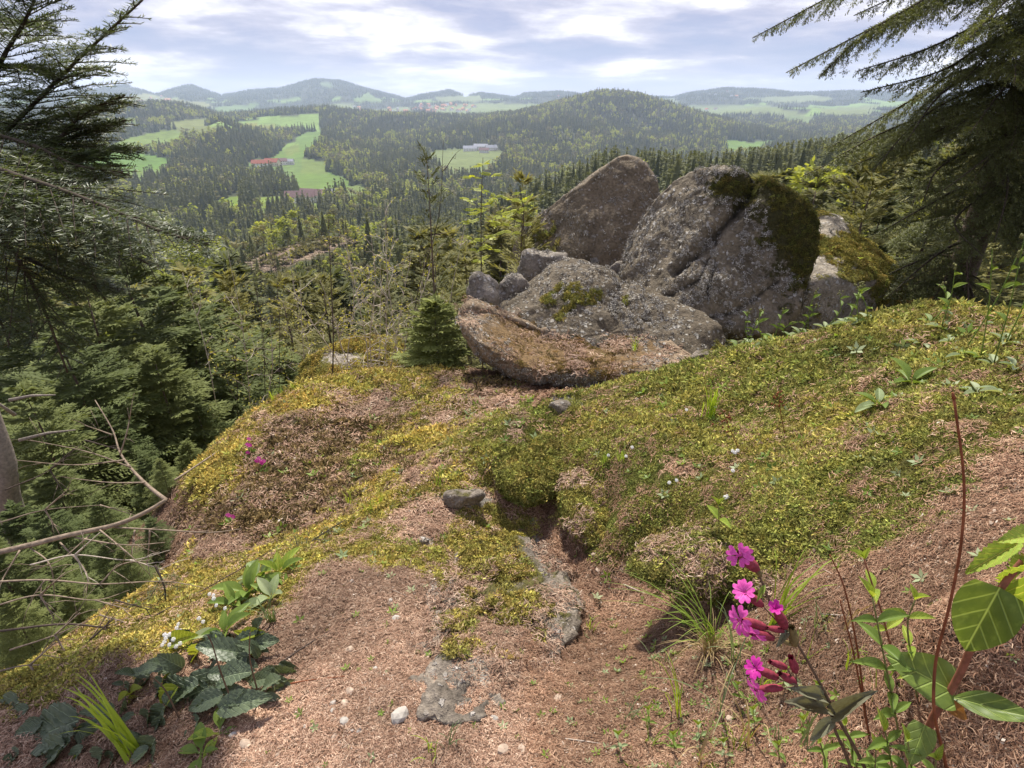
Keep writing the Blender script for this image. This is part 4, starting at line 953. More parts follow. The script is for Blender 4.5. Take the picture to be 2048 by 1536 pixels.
def right_spruce():
    top = P(1965, 420, 6.2); x0, y0 = top.x, top.y; zb = h1(x0, y0); base = Vector((x0, y0, zb))
    t = thing('large_spruce', 'large dark spruce with drooping branches standing right of the boulders', 'tree', base)
    mb = MB(); pts = [Vector((x0 + .02 * math.sin(i * 1.3), y0 + .02 * math.cos(i), zb - .3 + i * 1.1)) for i in range(11)]
    mb.add(*tube(pts, [.155 * (1 - i * .07) for i in range(11)], 12)); part('trunk', mb.mesh('trunk'), BARK, t)
    z = -2.9; g = random.Random(5); k = 0
    while z < 4.4:
        Lm = np.interp(z, [-3, -2, -1.3, -.3, .5, 1.2, 2.4, 4.4], [1.0, 1.25, 1.4, 1.5, 2.0, 2.6, 2.5, 1.6])
        nb = 5 if z < .2 else 6 if z < 1.8 else 4
        for b in range(nb):
            # towards the open side and all round
            az = g.uniform(R(168), R(300)) if b < nb - 1 else g.uniform(0, 6.28)
            d = Vector((math.cos(az), math.sin(az), 0)); L = Lm * g.uniform(.7, 1.1)
            p = Vector((x0, y0, z + g.uniform(-.12, .12)))
            if (P(1500, 500, y0).x > p.x + d.x * L) and z < .4: L *= .75
            pts = [p, p + d * L * .3 + Vector((0, 0, .02 * L)), p + d * L * .65 + Vector((g.gauss(0, .09), g.gauss(0, .09), -.13 * L)), p + d * L + Vector((g.gauss(0, .15), g.gauss(0, .15), (-.22 - g.random() * .2) * L))]
            dead = z < -1.2 and g.random() < .35
            if dead:
                mb = MB(); mb.add(*tube(spline(pts, 10), [.012 * (1 - q / 11) + .002 for q in range(10)], 5))
                for q in range(7):
                    a = spline(pts, 10)[q + 2]; mb.add(*tube([a, a + Vector((g.gauss(0, .12), g.gauss(0, .12), g.gauss(-.06, .06)))], [.004, .0015], 3))
                part('dead_branch', mb.mesh('dead_branch'), BARK, t)
            else: hero_branch(t, pts, .018, .46, .045, 210, .032, .0075, SPRN, flat=False, droop=.42, nn=16)
            k += 1
        z += .24
right_spruce()

# young trees standing on the slope, tops where the photograph shows them
def tree_at(name, label, cat, u, v, Y, mesh, group=None, wid=1.0, trunk=True, sink=.03, hmin=.3, tm=None):
    tp = P(u, v, Y); zg = h1(tp.x, tp.y) - sink; h = max(hmin, tp.z - zg)
    t = thing(name, label, cat, (tp.x, tp.y, zg), group); t.scale = (h * wid, h * wid, h); t.rotation_euler = (0, 0, random.uniform(0, 6.28))
    for nm, me in ((('trunk', tm or TRUNK),) if trunk else ()) + (('crown', mesh),):
        o = bpy.data.objects.new(nm, me); COL.objects.link(o); o.parent = t
    return t
FIR_HI = [crown('crown', conifer(121 + i, 20, 7, 17, 5, .030, .0085, rad=.40 + .04 * i, base=.02, rise=.18, droop=.10, gap=.05), FIRY) for i in range(3)]
for u, v, Y in [(150,530,5.2),(235,500,6.0),(330,545,6.6),(425,590,7.4),(110,650,4.4),(300,690,4.9),(455,690,6.8),(200,815,4.0),(385,790,4.9),(40,760,3.6),(520,650,8.5),(560,700,8.0),(95,930,2.9),(285,910,3.5),(30,560,6.5),(470,800,5.6),(370,880,4.2),(160,720,5.0),(250,600,7.5),(380,680,6.0),(20,1010,2.6),(190,990,2.75),(60,1085,1.95),(205,1060,2.15),(130,1170,1.75),(300,1040,2.35),(10,1190,1.55),(250,1120,1.95),(-30,1080,1.8),(80,1010,2.3),(330,960,2.9)]:
    tree_at('young_fir', 'young green fir in the thicket on the steep bank beside the rock dome', 'tree', u, v, Y, random.choice(FIR_HI), 'young firs thick on the steep bank', 1.0 + .25 * random.random())
for u, v, Y in [(640,545,9.5),(700,560,11),(560,560,11),(500,560,12),(760,540,10),(820,545,12),(900,540,12),(600,600,8.5),(930,480,13),(680,520,14),(450,540,14),(860,500,15)][::2]:
    tree_at('olive_spruce_sapling', 'olive green spruce sapling behind the bare shrubs beyond the dome edge', 'tree', u, v, Y, random.choice(C_YNG), 'olive spruce saplings behind the bare shrubs', 1.1)
SPINDLY = crown('crown', conifer(141, 15, 4, 6, 3, .030, .0050, rad=.17, base=.05, rise=.85, droop=.15, gap=.35), treemat('spindly_needles', (.08, .09, .03), (.15, .155, .05)))
tree_at('spindly_spruce', 'tall spindly spruce sapling with a bare leading shoot beside the bushy little spruce', 'tree', 851, 292, 4.95, SPINDLY, None, 1.25, tm=set_mat(trunk_unit(.0048, .97), BARK))
BUSHY = crown('crown', conifer(151, 14, 8, 12, 4, .075, .020, rad=.46, base=.02, rise=.35, droop=.1, taper=.7, gap=0), treemat('bushy_needles', (.15, .19, .055), (.30, .33, .10)))
tree_at('bushy_spruce', 'small bushy round spruce at the dome edge next to the curved slab', 'tree', 868, 600, 4.75, BUSHY, None, 1.25)

for u, v, Y, wd, lb in [(1592,322,62,1.0,'lime green beech in fresh leaf right behind the cracked boulder'),(1676,318,66,1.0,'lime green beech beside another, close to the large spruce'),(1692,385,48,.9,'shorter lime green beech below the two taller ones'),(1205,362,170,.9,'small lime green tree in front of the spruce ridge'),(1800,400,40,.8,'lime green beech half hidden behind the large spruce'),(355,470,150,1.0,'lime green tree just beyond the tip of the fir branch')]:
    tree_at('beech_tree', lb, 'tree', u, v, Y, B_MID[0], None, wd)
# bare saplings and the rowans
TWIG = solid('twig_grey', (.44, .38, .32), .85, .3, 60, 0)
DARKTWIG = solid('twig_dark', (.075, .055, .045), .8, .3, 60, 0)
BUD = leafmat('bud_leaves', (.50, .48, .12), (.30, .29, .07), .35)
def sapling(label, base, top, Y, n, spread, leafn, bark, group=None, r0=.006, name='bare_sapling', lean=.12, leaf=.024):
    zb = P(base[0], base[1], Y); zb.z = min(zb.z, h1(zb.x, zb.y) - .02) if Y < 9 else zb.z; tp = P(top[0], top[1], Y + random.uniform(-.15, .15))
    t = thing(name, label, 'sapling', zb, group); H_ = (tp - zb).length
    sp = spline([zb, zb.lerp(tp, .35) + Vector((random.gauss(0, .02), random.gauss(0, .02), 0)) * H_, zb.lerp(tp, .7) + Vector((random.gauss(0, .02), 0, 0)) * H_, tp], 16)
    mb = MB(); mb.add(*tube(sp, [r0 * (1 - .88 * i / 15) + .0008 for i in range(16)], 5)); part('stem', mb.mesh('stem'), bark, t)
    mb = MB(); tips = []
    for j in range(n):
        f = random.uniform(.12, .95) * 15; i = min(int(f), 14); p = sp[i]; az = random.uniform(0, 6.28); l = H_ * spread * random.uniform(.4, 1.1) * (1 - .6 * f / 15)
        d = Vector((math.cos(az), math.sin(az), random.uniform(.3, 1.4))).normalized(); q = [p]
        for s in range(5):
            d = (d + Vector((random.gauss(0, .22), random.gauss(0, .22), random.gauss(-.04, .2)))).normalized(); q.append(q[-1] + d * l / 5)
            if s > 0 and random.random() < .75:
                d2 = (d + Vector((random.gauss(0, .6), random.gauss(0, .6), random.gauss(.1, .4)))).normalized(); e = q[-1] + d2 * l * random.uniform(.15, .4); m_ = q[-1].lerp(e, .5) + Vector((random.gauss(0, .01), random.gauss(0, .01), random.gauss(0, .01)))
                mb.add(*tube([q[-1], m_, e], [.0023, .0018, .0012], 3, False)); tips += [m_, e]
        mb.add(*tube(q, [.0042 * (1 - s / 6.5) for s in range(6)], 3, False)); tips += q[2:]
    b = part('twigs', mb.mesh('twigs'), bark, t); b['kind'] = 'stuff'
    if leafn and tips:
        O = np.array([tuple(random.choice(tips) + Vector((random.gauss(0, .012), random.gauss(0, .012), random.gauss(0, .012)))) for _ in range(leafn)]); D = rng.normal(0, 1, (leafn, 3)); D[:, 2] += .6
        l = part('leaves', set_mat(mesh_np('leaves', *blades(O, D, leaf * rng.uniform(.6, 1.4, leafn), leaf * .6, flat=1.0), smooth=False), BUD), None, t); l['kind'] = 'stuff'
    return t
sapling('tall thin dark bare sapling standing in front of the golden mossy boulder', (662,770), (656,425), 4.7, 6, .12, 0, DARKTWIG, None, .007)
sapling('dark bare sapling with a forked top beside the spindly spruce', (822,735), (887,280), 5.0, 12, .22, 25, DARKTWIG, None, .006)
GB = 'grey budding saplings along the dome edge'
for b, tp, Y, n, ln in [((745,748),(742,470),5.0,16,90),((760,745),(790,455),5.2,16,90),((735,748),(700,520),4.9,14,80),((770,742),(825,500),5.1,14,80),((800,740),(868,470),5.0,14,70),((840,725),(930,450),5.2,14,70),((720,750),(640,560),4.9,14,60),((700,755),(590,585),5.0,12,50),((745,745),(760,520),5.4,16,90),((790,742),(770,400),5.6,14,80),((815,735),(850,520),5.3,14,60),((690,752),(690,470),5.4,14,80)]:
    sapling('grey bare sapling with sparse pale buds along the dome edge', b, tp, Y, n, .30, int(ln * 1.3), TWIG, GB)
OB = 'pale budding shrubs on the bank left of the dome'
for b, tp, Y, n, ln in [((430,840),(365,545),5.2,14,70),((470,830),(455,500),5.6,16,110),((520,800),(500,520),6.0,16,120),((550,780),(545,470),6.4,16,120),((600,760),(600,560),6.2,14,90),((480,820),(420,600),5.6,14,80),((560,790),(520,620),6.0,14,100),((620,750),(575,500),6.8,16,110),((500,830),(540,640),5.5,12,80)]:
    sapling('slim shrub dotted with pale yellow buds on the bank beside the young firs', b, tp, Y, n, .28, ln, TWIG if random.random() < .6 else DARKTWIG, OB, leaf=.030)

def rowan_leaf():
    mb = MB(); L = 1.0
    mb.add(*tube([(0, 0, 0), (0, .5, .03), (0, 1, -.04)], [.012, .01, .006], 3, False))
    def lf(o, d, l, w):
        s = Vector((-d.y, d.x, 0)); n = Vector((0, 0, .02)); q = [o, o + d * l * .35 + s * w * .5 + n, o + d * l * .75 + s * w * .4, o + d * l - n * 2, o + d * l * .75 - s * w * .4, o + d * l * .35 - s * w * .5 + n]
        mb.add(q, [(0, 1, 2, 3), (0, 3, 4, 5)])
    for k in range(6):
        y = .18 + .135 * k
        for s in (-1, 1): lf(Vector((0, y, .02)), Vector((s * .85, .5, -.05)).normalized(), .36 * (1 - abs(k - 2) * .06), .135)
    lf(Vector((0, 1, -.04)), Vector((0, 1, -.05)).normalized(), .32, .14)
    return mb.mesh('leaf', False)
ROWAN_L = set_mat(rowan_leaf(), leafmat('rowan_leaf', (.42, .46, .055), (.30, .36, .04), .45, .5, 3.0))
def frame(p, d, n):
    d = Vector(d).normalized(); n = Vector(n); x = d.cross(n).normalized(); z = x.cross(d).normalized()
    return Matrix(((x.x, d.x, z.x, p[0]), (x.y, d.y, z.y, p[1]), (x.z, d.z, z.z, p[2]), (0, 0, 0, 1)))
def rowan(label, base, top, Y, clusters, ls):
    zb = P(*base, Y); zb.z = h1(zb.x, zb.y) - .03; tp = P(*top, Y); t = thing('rowan_sapling', label, 'sapling', zb)
    sp = spline([zb, P(base[0], (base[1] + top[1]) / 2, Y), tp], 14); mb = MB(); mb.add(*tube(sp, [.007 * (1 - .8 * i / 13) + .001 for i in range(14)], 5)); st = part('stem', mb.mesh('stem'), DARKTWIG, t)
    for (u, v, n) in clusters:
        c = P(u, v, Y + random.uniform(-.15, .15)); o = min(sp, key=lambda q: (q - c).length + abs(q.z - c.z + .05) * .5)
        mb = MB(); mb.add(*tube([o, o.lerp(c, .5) + Vector((0, 0, .01)), c], [.0025, .002, .0014], 4)); part('twig', mb.mesh('twig'), DARKTWIG, t)
        for k in range(n):
            az = 6.28 * k / n + random.random(); d = Vector((math.cos(az), math.sin(az) - .3, random.uniform(-.25, .55))); s = ls * random.uniform(.7, 1.15)
            part('leaf', ROWAN_L, None, t, frame(c, d, (random.gauss(0, .3), -.5, 1)) @ Matrix.Scale(s, 4))
rowan('slender rowan sapling with bright yellow green leaves left of the peaked boulder', (962,620), (966,315), 5.6,
    [(966,330,4),(945,355,3),(985,350,3),(965,380,4),(940,400,4),(990,395,4),(960,425,3),(940,445,4),(985,445,4),(945,480,3),(980,475,4),(960,520,3),(985,500,3),(1000,430,2),(950,420,3),(975,410,3),(955,500,3),(990,470,3)], .095)
rowan('short leafy rowan shoot between the slender rowan and the peaked boulder', (1048,560), (1040,380), 6.3, [(1040,385,4),(1020,400,3),(1035,420,4),(1010,435,3),(1045,450,3),(1025,465,3),(1000,445,2),(1050,400,3),(1030,440,3)], .095)
tree_at('thin_spruce_sapling', 'thin yellow green spruce sapling close behind the short rowan shoot', 'tree', 1046, 352, 6.8, C_YNG[1], None, 1.0)

# leaning trunk and fallen dead branches at the left
def left_trunk():
    q = [P(-110,560,3.1), P(-62,720,3.1), P(-18,840,3.05), P(10,930,3.0), P(20,1010,3.0), P(25,1100,3.0)]; q[-1].z = min(q[-1].z, h1(q[-1].x, q[-1].y) - .1)
    t = thing('leaning_spruce', 'leaning grey spruce trunk among the young firs under the dark fir', 'tree', q[-1])
    mb = MB(); mb.add(*tube(spline(q[::-1], 16), [.075 - .0022 * i for i in range(16)], 12)); tr = part('trunk', mb.mesh('trunk'), BARKG, t)
    for a, b in (((20,800),(110,790)),((40,880),(150,860)),((30,830),(-40,790))):
        mb = MB(); mb.add(*tube(PL((*a, 3.0), ((a[0] + b[0]) / 2, (a[1] + b[1]) / 2 - 4, 2.95), (*b, 2.9)), [.012, .008, .004], 6)); part('branch_stub', mb.mesh('branch_stub'), BARKG, t)
left_trunk()
DEADW = solid('dead_wood', (.24, .185, .14), .85, .45, 45, .8, .004)
def fallen(label, pts, r0, r1, twigs, name='fallen_branch', m=None):
    sp = spline(PL(*pts), 24); t = thing(name, label, 'branch', sp[0]); mb = MB(); mb.add(*tube(sp, [r0 + (r1 - r0) * i / 23 for i in range(24)], 8)); part('limb', mb.mesh('limb'), m or DEADW, t)
    for tw in twigs:
        q = spline(PL(*tw), 10); mb = MB(); mb.add(*tube(q, [.0034 * (1 - .75 * i / 9) + .0006 for i in range(10)], 4))
        for k in range(4):
            if random.random() < .8:
                i = random.randint(2, 8); d = (q[i] - q[i - 1]).normalized() + Vector((random.gauss(0, .5), random.gauss(0, .5), random.gauss(0, .5))); l = random.uniform(.04, .13)
                mb.add(*tube([q[i], q[i] + d.normalized() * l * .6 + Vector((0, 0, .008)), q[i] + d.normalized() * l], [.0016, .0011, .0006], 3))
        part('twig', mb.mesh('twig'), m or DEADW, t)
    return t
fallen('stout broken dead branch with bare twigs at the foot of the young firs',
    [(-60,1118,1.75),(60,1090,1.78),(130,1072,1.8),(230,1050,1.82),(290,1025,1.85),(332,1000,1.88)], .0125, .008,
    [[(150,1075,1.8),(250,1090,1.72),(330,1085,1.7)],[(60,1095,1.78),(100,1130,1.7),(110,1200,1.65)],[(230,1055,1.82),(330,1060,1.75),(420,1065,1.72),(480,1058,1.7)],[(120,1085,1.8),(170,1140,1.7),(175,1180,1.65)],[(200,1060,1.8),(260,1110,1.7),(300,1150,1.68)],[(40,1100,1.75),(-20,1200,1.6)],[(270,1060,1.8),(262,1110,1.75)],[(300,1060,1.8),(295,1130,1.75)],[(180,1070,1.8),(120,1120,1.7),(60,1140,1.65)]])
fallen('forked upper arm of dead wood slanting into the young firs', [(332,1000,1.9),(300,975,2.0),(265,940,2.1),(240,905,2.2),(225,860,2.3),(190,800,2.4)], .0085, .002,
    [[(262,935,2.1),(180,905,2.1),(60,880,2.1)],[(240,910,2.15),(255,860,2.2),(265,800,2.3)],[(250,920,2.1),(150,930,2.05),(30,920,2.0)],[(290,965,2.0),(220,965,2.0),(130,955,2.0)],[(225,870,2.2),(170,850,2.2)]])
fallen('long thin dead twig lying over the golden moss', [(-40,1165,1.55),(90,1160,1.55),(200,1168,1.55),(330,1163,1.56),(430,1180,1.55)], .004, .0012, [[(200,1168,1.55),(240,1130,1.6),(300,1120,1.6)],[(90,1160,1.55),(60,1200,1.5)]])
fallen('thin dark twig sagging across the moss in front of the stout branch', [(0,1262,1.38),(130,1248,1.4),(250,1255,1.4),(340,1215,1.45),(460,1150,1.55),(560,1090,1.7)], .004, .0012, [[(210,1250,1.4),(215,1290,1.36),(240,1330,1.34)],[(330,1220,1.45),(360,1260,1.42)]], m=DARKTWIG)
fallen('slim dead stick leaning from the dome edge into the young firs', [(350,960,2.6),(440,900,3.0),(510,850,3.4)], .006, .003, [])
for i_, pts in enumerate([[(-20,1215,1.45),(80,1190,1.5),(190,1200,1.5),(260,1180,1.55)],[(20,1300,1.3),(110,1270,1.34),(200,1230,1.42)],[(60,1130,1.65),(150,1110,1.7),(260,1120,1.7),(340,1100,1.75)],[(0,1045,1.9),(90,1020,1.95),(200,1010,2.0)],[(120,1330,1.26),(180,1280,1.33),(230,1200,1.45)],[(-30,1350,1.2),(60,1330,1.24),(160,1340,1.24)],[(10,980,2.0),(100,940,2.1),(170,880,2.2)]]):
    fallen('thin bare dead twig in the tangle at the foot of the young firs', pts, .0032, .0010, [[pts[1], (pts[1][0] + 50, pts[1][1] - 45, pts[1][2] + .03)], [pts[2], (pts[2][0] + 70, pts[2][1] + 20, pts[2][2] - .02)], [pts[1], (pts[1][0] + 30, pts[1][1] + 50, pts[1][2] - .04)]], 'dead_twig', random.choice((DEADW, DARKTWIG, TWIG)))['group'] = 'thin dead twigs in the tangle'
# spruce twigs with needles lying at the path
def needle_spray(label, pts, lat, m, name='spruce_twig', nl=.016, droop=.0):
    q = PL(*pts); t = thing(name, label, 'twig', q[0]); hero_branch(t, q, .004, lat, .028, 420, nl, .0020, m, flat=False, droop=droop, nn=16)
needle_spray('green spruce twig standing up beside the path', [(560,1165,1.62),(590,1120,1.66),(620,1085,1.72),(690,1040,1.80)], .10, SPRN)
GREYN = needlemat('dry_needles', (.10, .085, .065), (.20, .17, .13), (.30, .26, .20), .7)
needle_spray('dry grey spruce twig lying behind the bramble', [(180,1330,1.30),(260,1300,1.32),(340,1290,1.34),(420,1262,1.37)], .14, GREYN)
needle_spray('dry grey spruce twig hanging under the thin dead twigs', [(310,1130,1.6),(330,1180,1.55),(325,1240,1.5)], .10, SPRN)
needle_spray('dry spruce twig at the path edge beside the green one', [(640,1160,1.55),(600,1180,1.53),(560,1190,1.53)], .07, GREYN)

# ------------------------------------------------------------------ plants in the foreground
def leaf_mesh(name, prof, fold=.12, curl=.25, vein=0.0, nveins=7, serr=0.0, nx=6, ny=10, wave=0.0):
    """leaf of length 1 along +Y and width 1; the face looks along +Z"""
    mb = MB(); V = []; F = []
    for j in range(ny + 1):
        t = j / ny; w = prof(t) * .5 + .004
        if serr: w *= 1 + serr * (1 if j % 2 else -1)
        for i in range(nx + 1):
            s = -1 + 2 * i / nx; z = fold * abs(s) * w * 2 - curl * t * t + vein * math.cos(6.283 * nveins * (t - .28 * abs(s))) * (1 - .3 * abs(s)) * min(1, abs(s) * 4) + wave * math.sin(t * 9 + s * 2)
            V.append((s * w, t, z))
    for j in range(ny):
        for i in range(nx): a = j * (nx + 1) + i; F.append((a, a + 1, a + nx + 2, a + nx + 1))
    mb.add(V, F); return mb.mesh(name)
ovate = lambda t: math.sin(math.pi * min(1, t * .93 + .03) ** .75) ** .85
lance = lambda t: math.sin(math.pi * (t * .96 + .02) ** .85) ** 1.1
heart = lambda t: math.sin(math.pi * min(1, (t * .88 + .12)) ** .72) ** .75
spoon = lambda t: .18 + .82 * max(0, math.sin(math.pi * max(0, (t - .22) / .78) ** .85)) ** .8 if t < .985 else .1
petalf = lambda t: .16 + .84 * sstep(.1, .8, np.float64(t))
TO_CAM = lambda p: (-Vector(p)).normalized()
def leaf_between(parent, me, p0, p1, wpx=None, ratio=.4, n=None, name='leaf', up=.6):
    p0 = Vector(p0); p1 = Vector(p1); L = (p1 - p0).length; w = L * ratio
    nn = Vector(n) if n is not None else (TO_CAM(p0) * (1 - up) + Vector((0, 0, 1)) * up)
    return part(name, me, None, parent, frame(p0, p1 - p0, nn) @ Matrix.Diagonal((w, L, L, 1)))
def stalk(parent, pts, r0, r1, m, name='stem', n=14, sides=6):
    sp = spline(pts, n); mb = MB(); mb.add(*tube(sp, [r0 + (r1 - r0) * i / (n - 1) for i in range(n)], sides)); return part(name, mb.mesh(name), m, parent)
M_BRAM = leafmat('bramble_leaf', (.115, .150, .085), (.060, .085, .048), .22, .42, 4, .5, veins=7)
M_BRAM_Y = leafmat('young_bramble_leaf', (.30, .34, .05), (.18, .24, .03), .45, .45, 4, veins=7)
M_GREEN = leafmat('green_leaf', (.20, .28, .06), (.12, .19, .035), .35, .5, 5)
M_BIG = leafmat('broad_leaf', (.185, .255, .055), (.105, .165, .03), .38, .42, 5, .4, veins=4)
M_PALE = leafmat('pale_leaf', (.33, .38, .22), (.20, .27, .12), .3, .55, 6)
M_BRIGHT = leafmat('bright_leaf', (.34, .44, .07), (.22, .32, .045), .4, .5, 6, veins=6)
M_WILT = leafmat('wilted_leaf', (.22, .23, .16), (.13, .12, .075), .25, .7, 12)
M_ORANGE = leafmat('dry_orange_leaf', (.42, .20, .06), (.25, .12, .04), .3, .8, 9)
M_STEMG = solid('green_stem', (.17, .17, .06), .6, .3, 90, 0)
M_STEMR = solid('red_stem', (.25, .095, .06), .6, .3, 90, .3, .001)
M_STEMB = solid('brown_stalk', (.20, .065, .030), .7, .4, 60, .3, .001)
M_STEMP = solid('campion_stem', (.13, .085, .055), .75, .3, 120, .4, .001)
def petalmat(name, c1, c2):
    m = Mat(name); f = m.noise(m.obj(), 3.5, 3); c = m.ramp(f, [(.3, c1), (.7, c2)]); return m.bsdf(c, .55, None, .25, .35, c)
M_PETAL = petalmat('campion_petal', (.70, .055, .40), (.84, .17, .57))
M_PETALD = petalmat('campion_petal_deep', (.48, .02, .27), (.66, .05, .42))
M_WHITE = petalmat('white_petal', (.78, .77, .80), (.88, .88, .90))
M_CALYX = solid('calyx', (.23, .035, .055), .65, .35, 160, .6, .0008)
M_CALYXG = solid('calyx_green', (.17, .13, .055), .7, .35, 140, .6, .0008)
L_BRAM = set_mat(leaf_mesh('leaf', ovate, .10, .20, .030, 7, .05, 10, 24), M_BRAM)
L_BRAMY = set_mat(leaf_mesh('leaf', ovate, .25, .25, .018, 7, .05, 8, 16), M_BRAM_Y)
L_BIG = set_mat(leaf_mesh('leaf', heart, .10, .10, .008, 4, 0, 10, 16, .012), M_BIG)
L_LANCE = set_mat(leaf_mesh('leaf', lance, .18, .30), M_GREEN)
L_LANCEB = set_mat(leaf_mesh('leaf', lance, .18, .25), M_BRIGHT)
L_LANCEW = set_mat(leaf_mesh('leaf', lance, .10, .06, .006, 3, 0, 8, 16, .02), M_BIG)
L_SPOON = set_mat(leaf_mesh('leaf', spoon, .15, .30), M_PALE)
L_SPOONG = set_mat(leaf_mesh('leaf', spoon, .15, .35), M_GREEN)
L_SPOONB = set_mat(leaf_mesh('leaf', spoon, .15, .30), M_BRIGHT)
L_WILT = set_mat(leaf_mesh('leaf', ovate, .30, .35, .02, 5, 0, 8, 12, .05), M_WILT)
L_ORANGE = set_mat(leaf_mesh('leaf', ovate, .20, .25, .02, 5, 0, 8, 10, .04), M_ORANGE)
L_NETTLE = set_mat(leaf_mesh('leaf', ovate, .16, .20, .025, 8, .10, 8, 20), M_BRIGHT)
def petal_mesh():
    V = []; F = []; ny, nx = 7, 6
    for j in range(ny + 1):
        t = j / ny; w = float(petalf(t)) * .42
        for i in range(nx + 1):
            s = -1 + 2 * i / nx; y = t * (1 - (.30 * (1 - abs(abs(s) - .5) * 2) * -1 + .22) * (t ** 3) * .8) if True else t
            y = t - (t ** 4) * (.26 * (1 - min(1, abs(s) * 2.2)) + .16 * max(0, abs(s) - .6) * 2.5)
            V.append((s * w, y, .10 * math.sin(t * 2.2) - .22 * t * t + .05 * math.cos(s * 6) * t))
    for j in range(ny):
        for i in range(nx): a = j * (nx + 1) + i; F.append((a, a + 1, a + nx + 2, a + nx + 1))
    mb = MB(); mb.add(V, F); return mb.mesh('petal')
PETAL = set_mat(petal_mesh(), M_PETAL); PETALD = set_mat(PETAL.copy(), M_PETALD); PETALW = set_mat(PETAL.copy(), M_WHITE)
def calyx_mesh():
    prof = [(0, .12), (.06, .26), (.25, .40), (.5, .43), (.75, .36), (.92, .27), (1.0, .29)]; ns = 10; V = []; F = []
    for k, (y, r) in enumerate(prof):
        for i in range(ns):
            a = 6.283 * i / ns; rr = r * (1 + .06 * math.cos(5 * a)) * .5 * .95; V.append((rr * math.cos(a), y + (.10 * (i % 2) if k == len(prof) - 1 else 0), rr * math.sin(a)))
    for k in range(len(prof) - 1):
        for i in range(ns): F.append((k * ns + i, k * ns + (i + 1) % ns, (k + 1) * ns + (i + 1) % ns, (k + 1) * ns + i))
    mb = MB(); mb.add(V, F); return mb.mesh('calyx')
CALYX = set_mat(calyx_mesh(), M_CALYX); CALYXG = set_mat(CALYX.copy(), M_CALYXG)
def campion_flower(plant, mouth, base, face, rad, deep=False, openness=1.0, stem_from=None):
    """flower of five notched petals on a swollen calyx; mouth and base are the calyx ends"""
    mouth = Vector(mouth); base = Vector(base); ax = (mouth - base); L = ax.length
    fl = part('flower', CALYX, None, plant, frame(base, ax, TO_CAM(base)) @ Matrix.Diagonal((L * .68, L, L * .68, 1)))
    f = Vector(face).normalized(); x = f.cross(Vector((.2, .1, 1))).normalized(); y = f.cross(x); a0 = random.uniform(0, 6.28)
    for k in range(5):
        a = a0 + 6.283 * k / 5 + random.gauss(0, .10); d = (x * math.cos(a) + y * math.sin(a)) * openness + f * (.25 + .9 * (1 - openness))
        part('petal', PETALD if deep else PETAL, None, fl, frame(mouth, d, f + d * -.2) @ Matrix.Scale(rad * 1.18 * random.uniform(.9, 1.08), 4))
    return fl
def campion():
    b = G(1745, 1585); Y = min(.54, b.y)
    t = thing('red_campion', 'red campion with bright pink notched flowers rising from the needle litter', 'flower', b)
    stalk(t, PL((1748,1575,Y),(1712,1500,Y),(1678,1441,Y),(1666,1417,Y),(1632,1352,Y),(1596,1290,Y),(1575,1262,Y)), .0028, .0014, M_STEMP, n=22, sides=8)
    stalk(t, PL((1715,1575,Y+.01),(1690,1505,Y),(1670,1460,Y),(1668,1440,Y)), .0025, .0020, M_STEMP, sides=8)
    stalk(t, PL((1665,1432,Y),(1632,1402,Y),(1596,1373,Y-.005),(1575,1362,Y-.005)), .0020, .0013, M_STEMP, sides=7)
    stalk(t, PL((1572,1258,Y),(1545,1215,Y),(1520,1155,Y),(1510,1140,Y)), .0016, .0010, M_STEMP, sides=7)
    q = lambda u, v, d=0: P(u, v, Y + d)
    lf, cm = Vector((-1, -.25, .1)), Vector((-.45, -.8, .45))
    campion_flower(t, q(1478,1110,-.012), q(1516,1140), cm, .0128)
    campion_flower(t, q(1489,1186,-.005), q(1526,1212), Vector((-.5, -.35, .85)), .0130, openness=.75)
    campion_flower(t, q(1482,1240,-.004), q(1534,1256), Vector((-1, -.35, .25)), .0150)
    campion_flower(t, q(1506,1266,-.014), q(1548,1276,-.004), Vector((-.5, -.75, -.35)), .0135)
    campion_flower(t, q(1550,1218,-.006), q(1572,1256), Vector((-.25, -.5, .9)), .0105, True, .45)
    campion_flower(t, q(1512,1338,-.004), q(1556,1356), Vector((-.8, -.2, .75)), .0125, True, .8)
    campion_flower(t, q(1514,1378,-.008), q(1566,1376,-.004), Vector((-1, -.45, -.25)), .0150)
    for a, c, g_ in (((1536,1322),(1574,1336),0),((1580,1310),(1592,1345),0),((1555,1345),(1592,1366),0),((1560,1280),(1585,1290),1),((1582,1250),(1590,1292),1),((1490,1128),(1516,1142),0),((1505,1128),(1522,1152),1),((1530,1255),(1570,1262),0)):
        part('bud', CALYXG if g_ else CALYX, None, t, frame(q(*c), q(*a, -.004) - q(*c), TO_CAM(q(*c))) @ Matrix.Diagonal(((q(*a) - q(*c)).length * .75, (q(*a) - q(*c)).length, (q(*a) - q(*c)).length * .75, 1)))
    for a, c, r, w in (((1668,1432),(1728,1390),.42,L_WILT),((1668,1438),(1622,1478),.55,L_WILT),((1650,1415),(1600,1402),.6,L_WILT),((1640,1395),(1608,1378),.5,L_WILT),((1576,1262),(1556,1290),.5,L_WILT),((1530,1170),(1515,1200),.4,L_LANCE)):
        leaf_between(t, w, q(*a), q(*c, -.015), ratio=r * .72, up=.25)
    for hub, ends in (((1594,1371), ((1556,1356),(1566,1376),(1574,1336),(1592,1345),(1592,1366))), ((1580,1268), ((1534,1256),(1548,1276),(1572,1256),(1585,1290),(1590,1292),(1570,1262),(1526,1212))), ((1520,1153), ((1516,1140),(1516,1142),(1522,1152)))):
        for e in ends:
            h_ = q(*hub); e_ = q(*e); stalk(t, [h_, h_.lerp(e_, .5) + Vector((0, 0, -.0008)), e_], .0011, .0009, M_STEMP, 'flower_stalk', 5, 5)
campion()

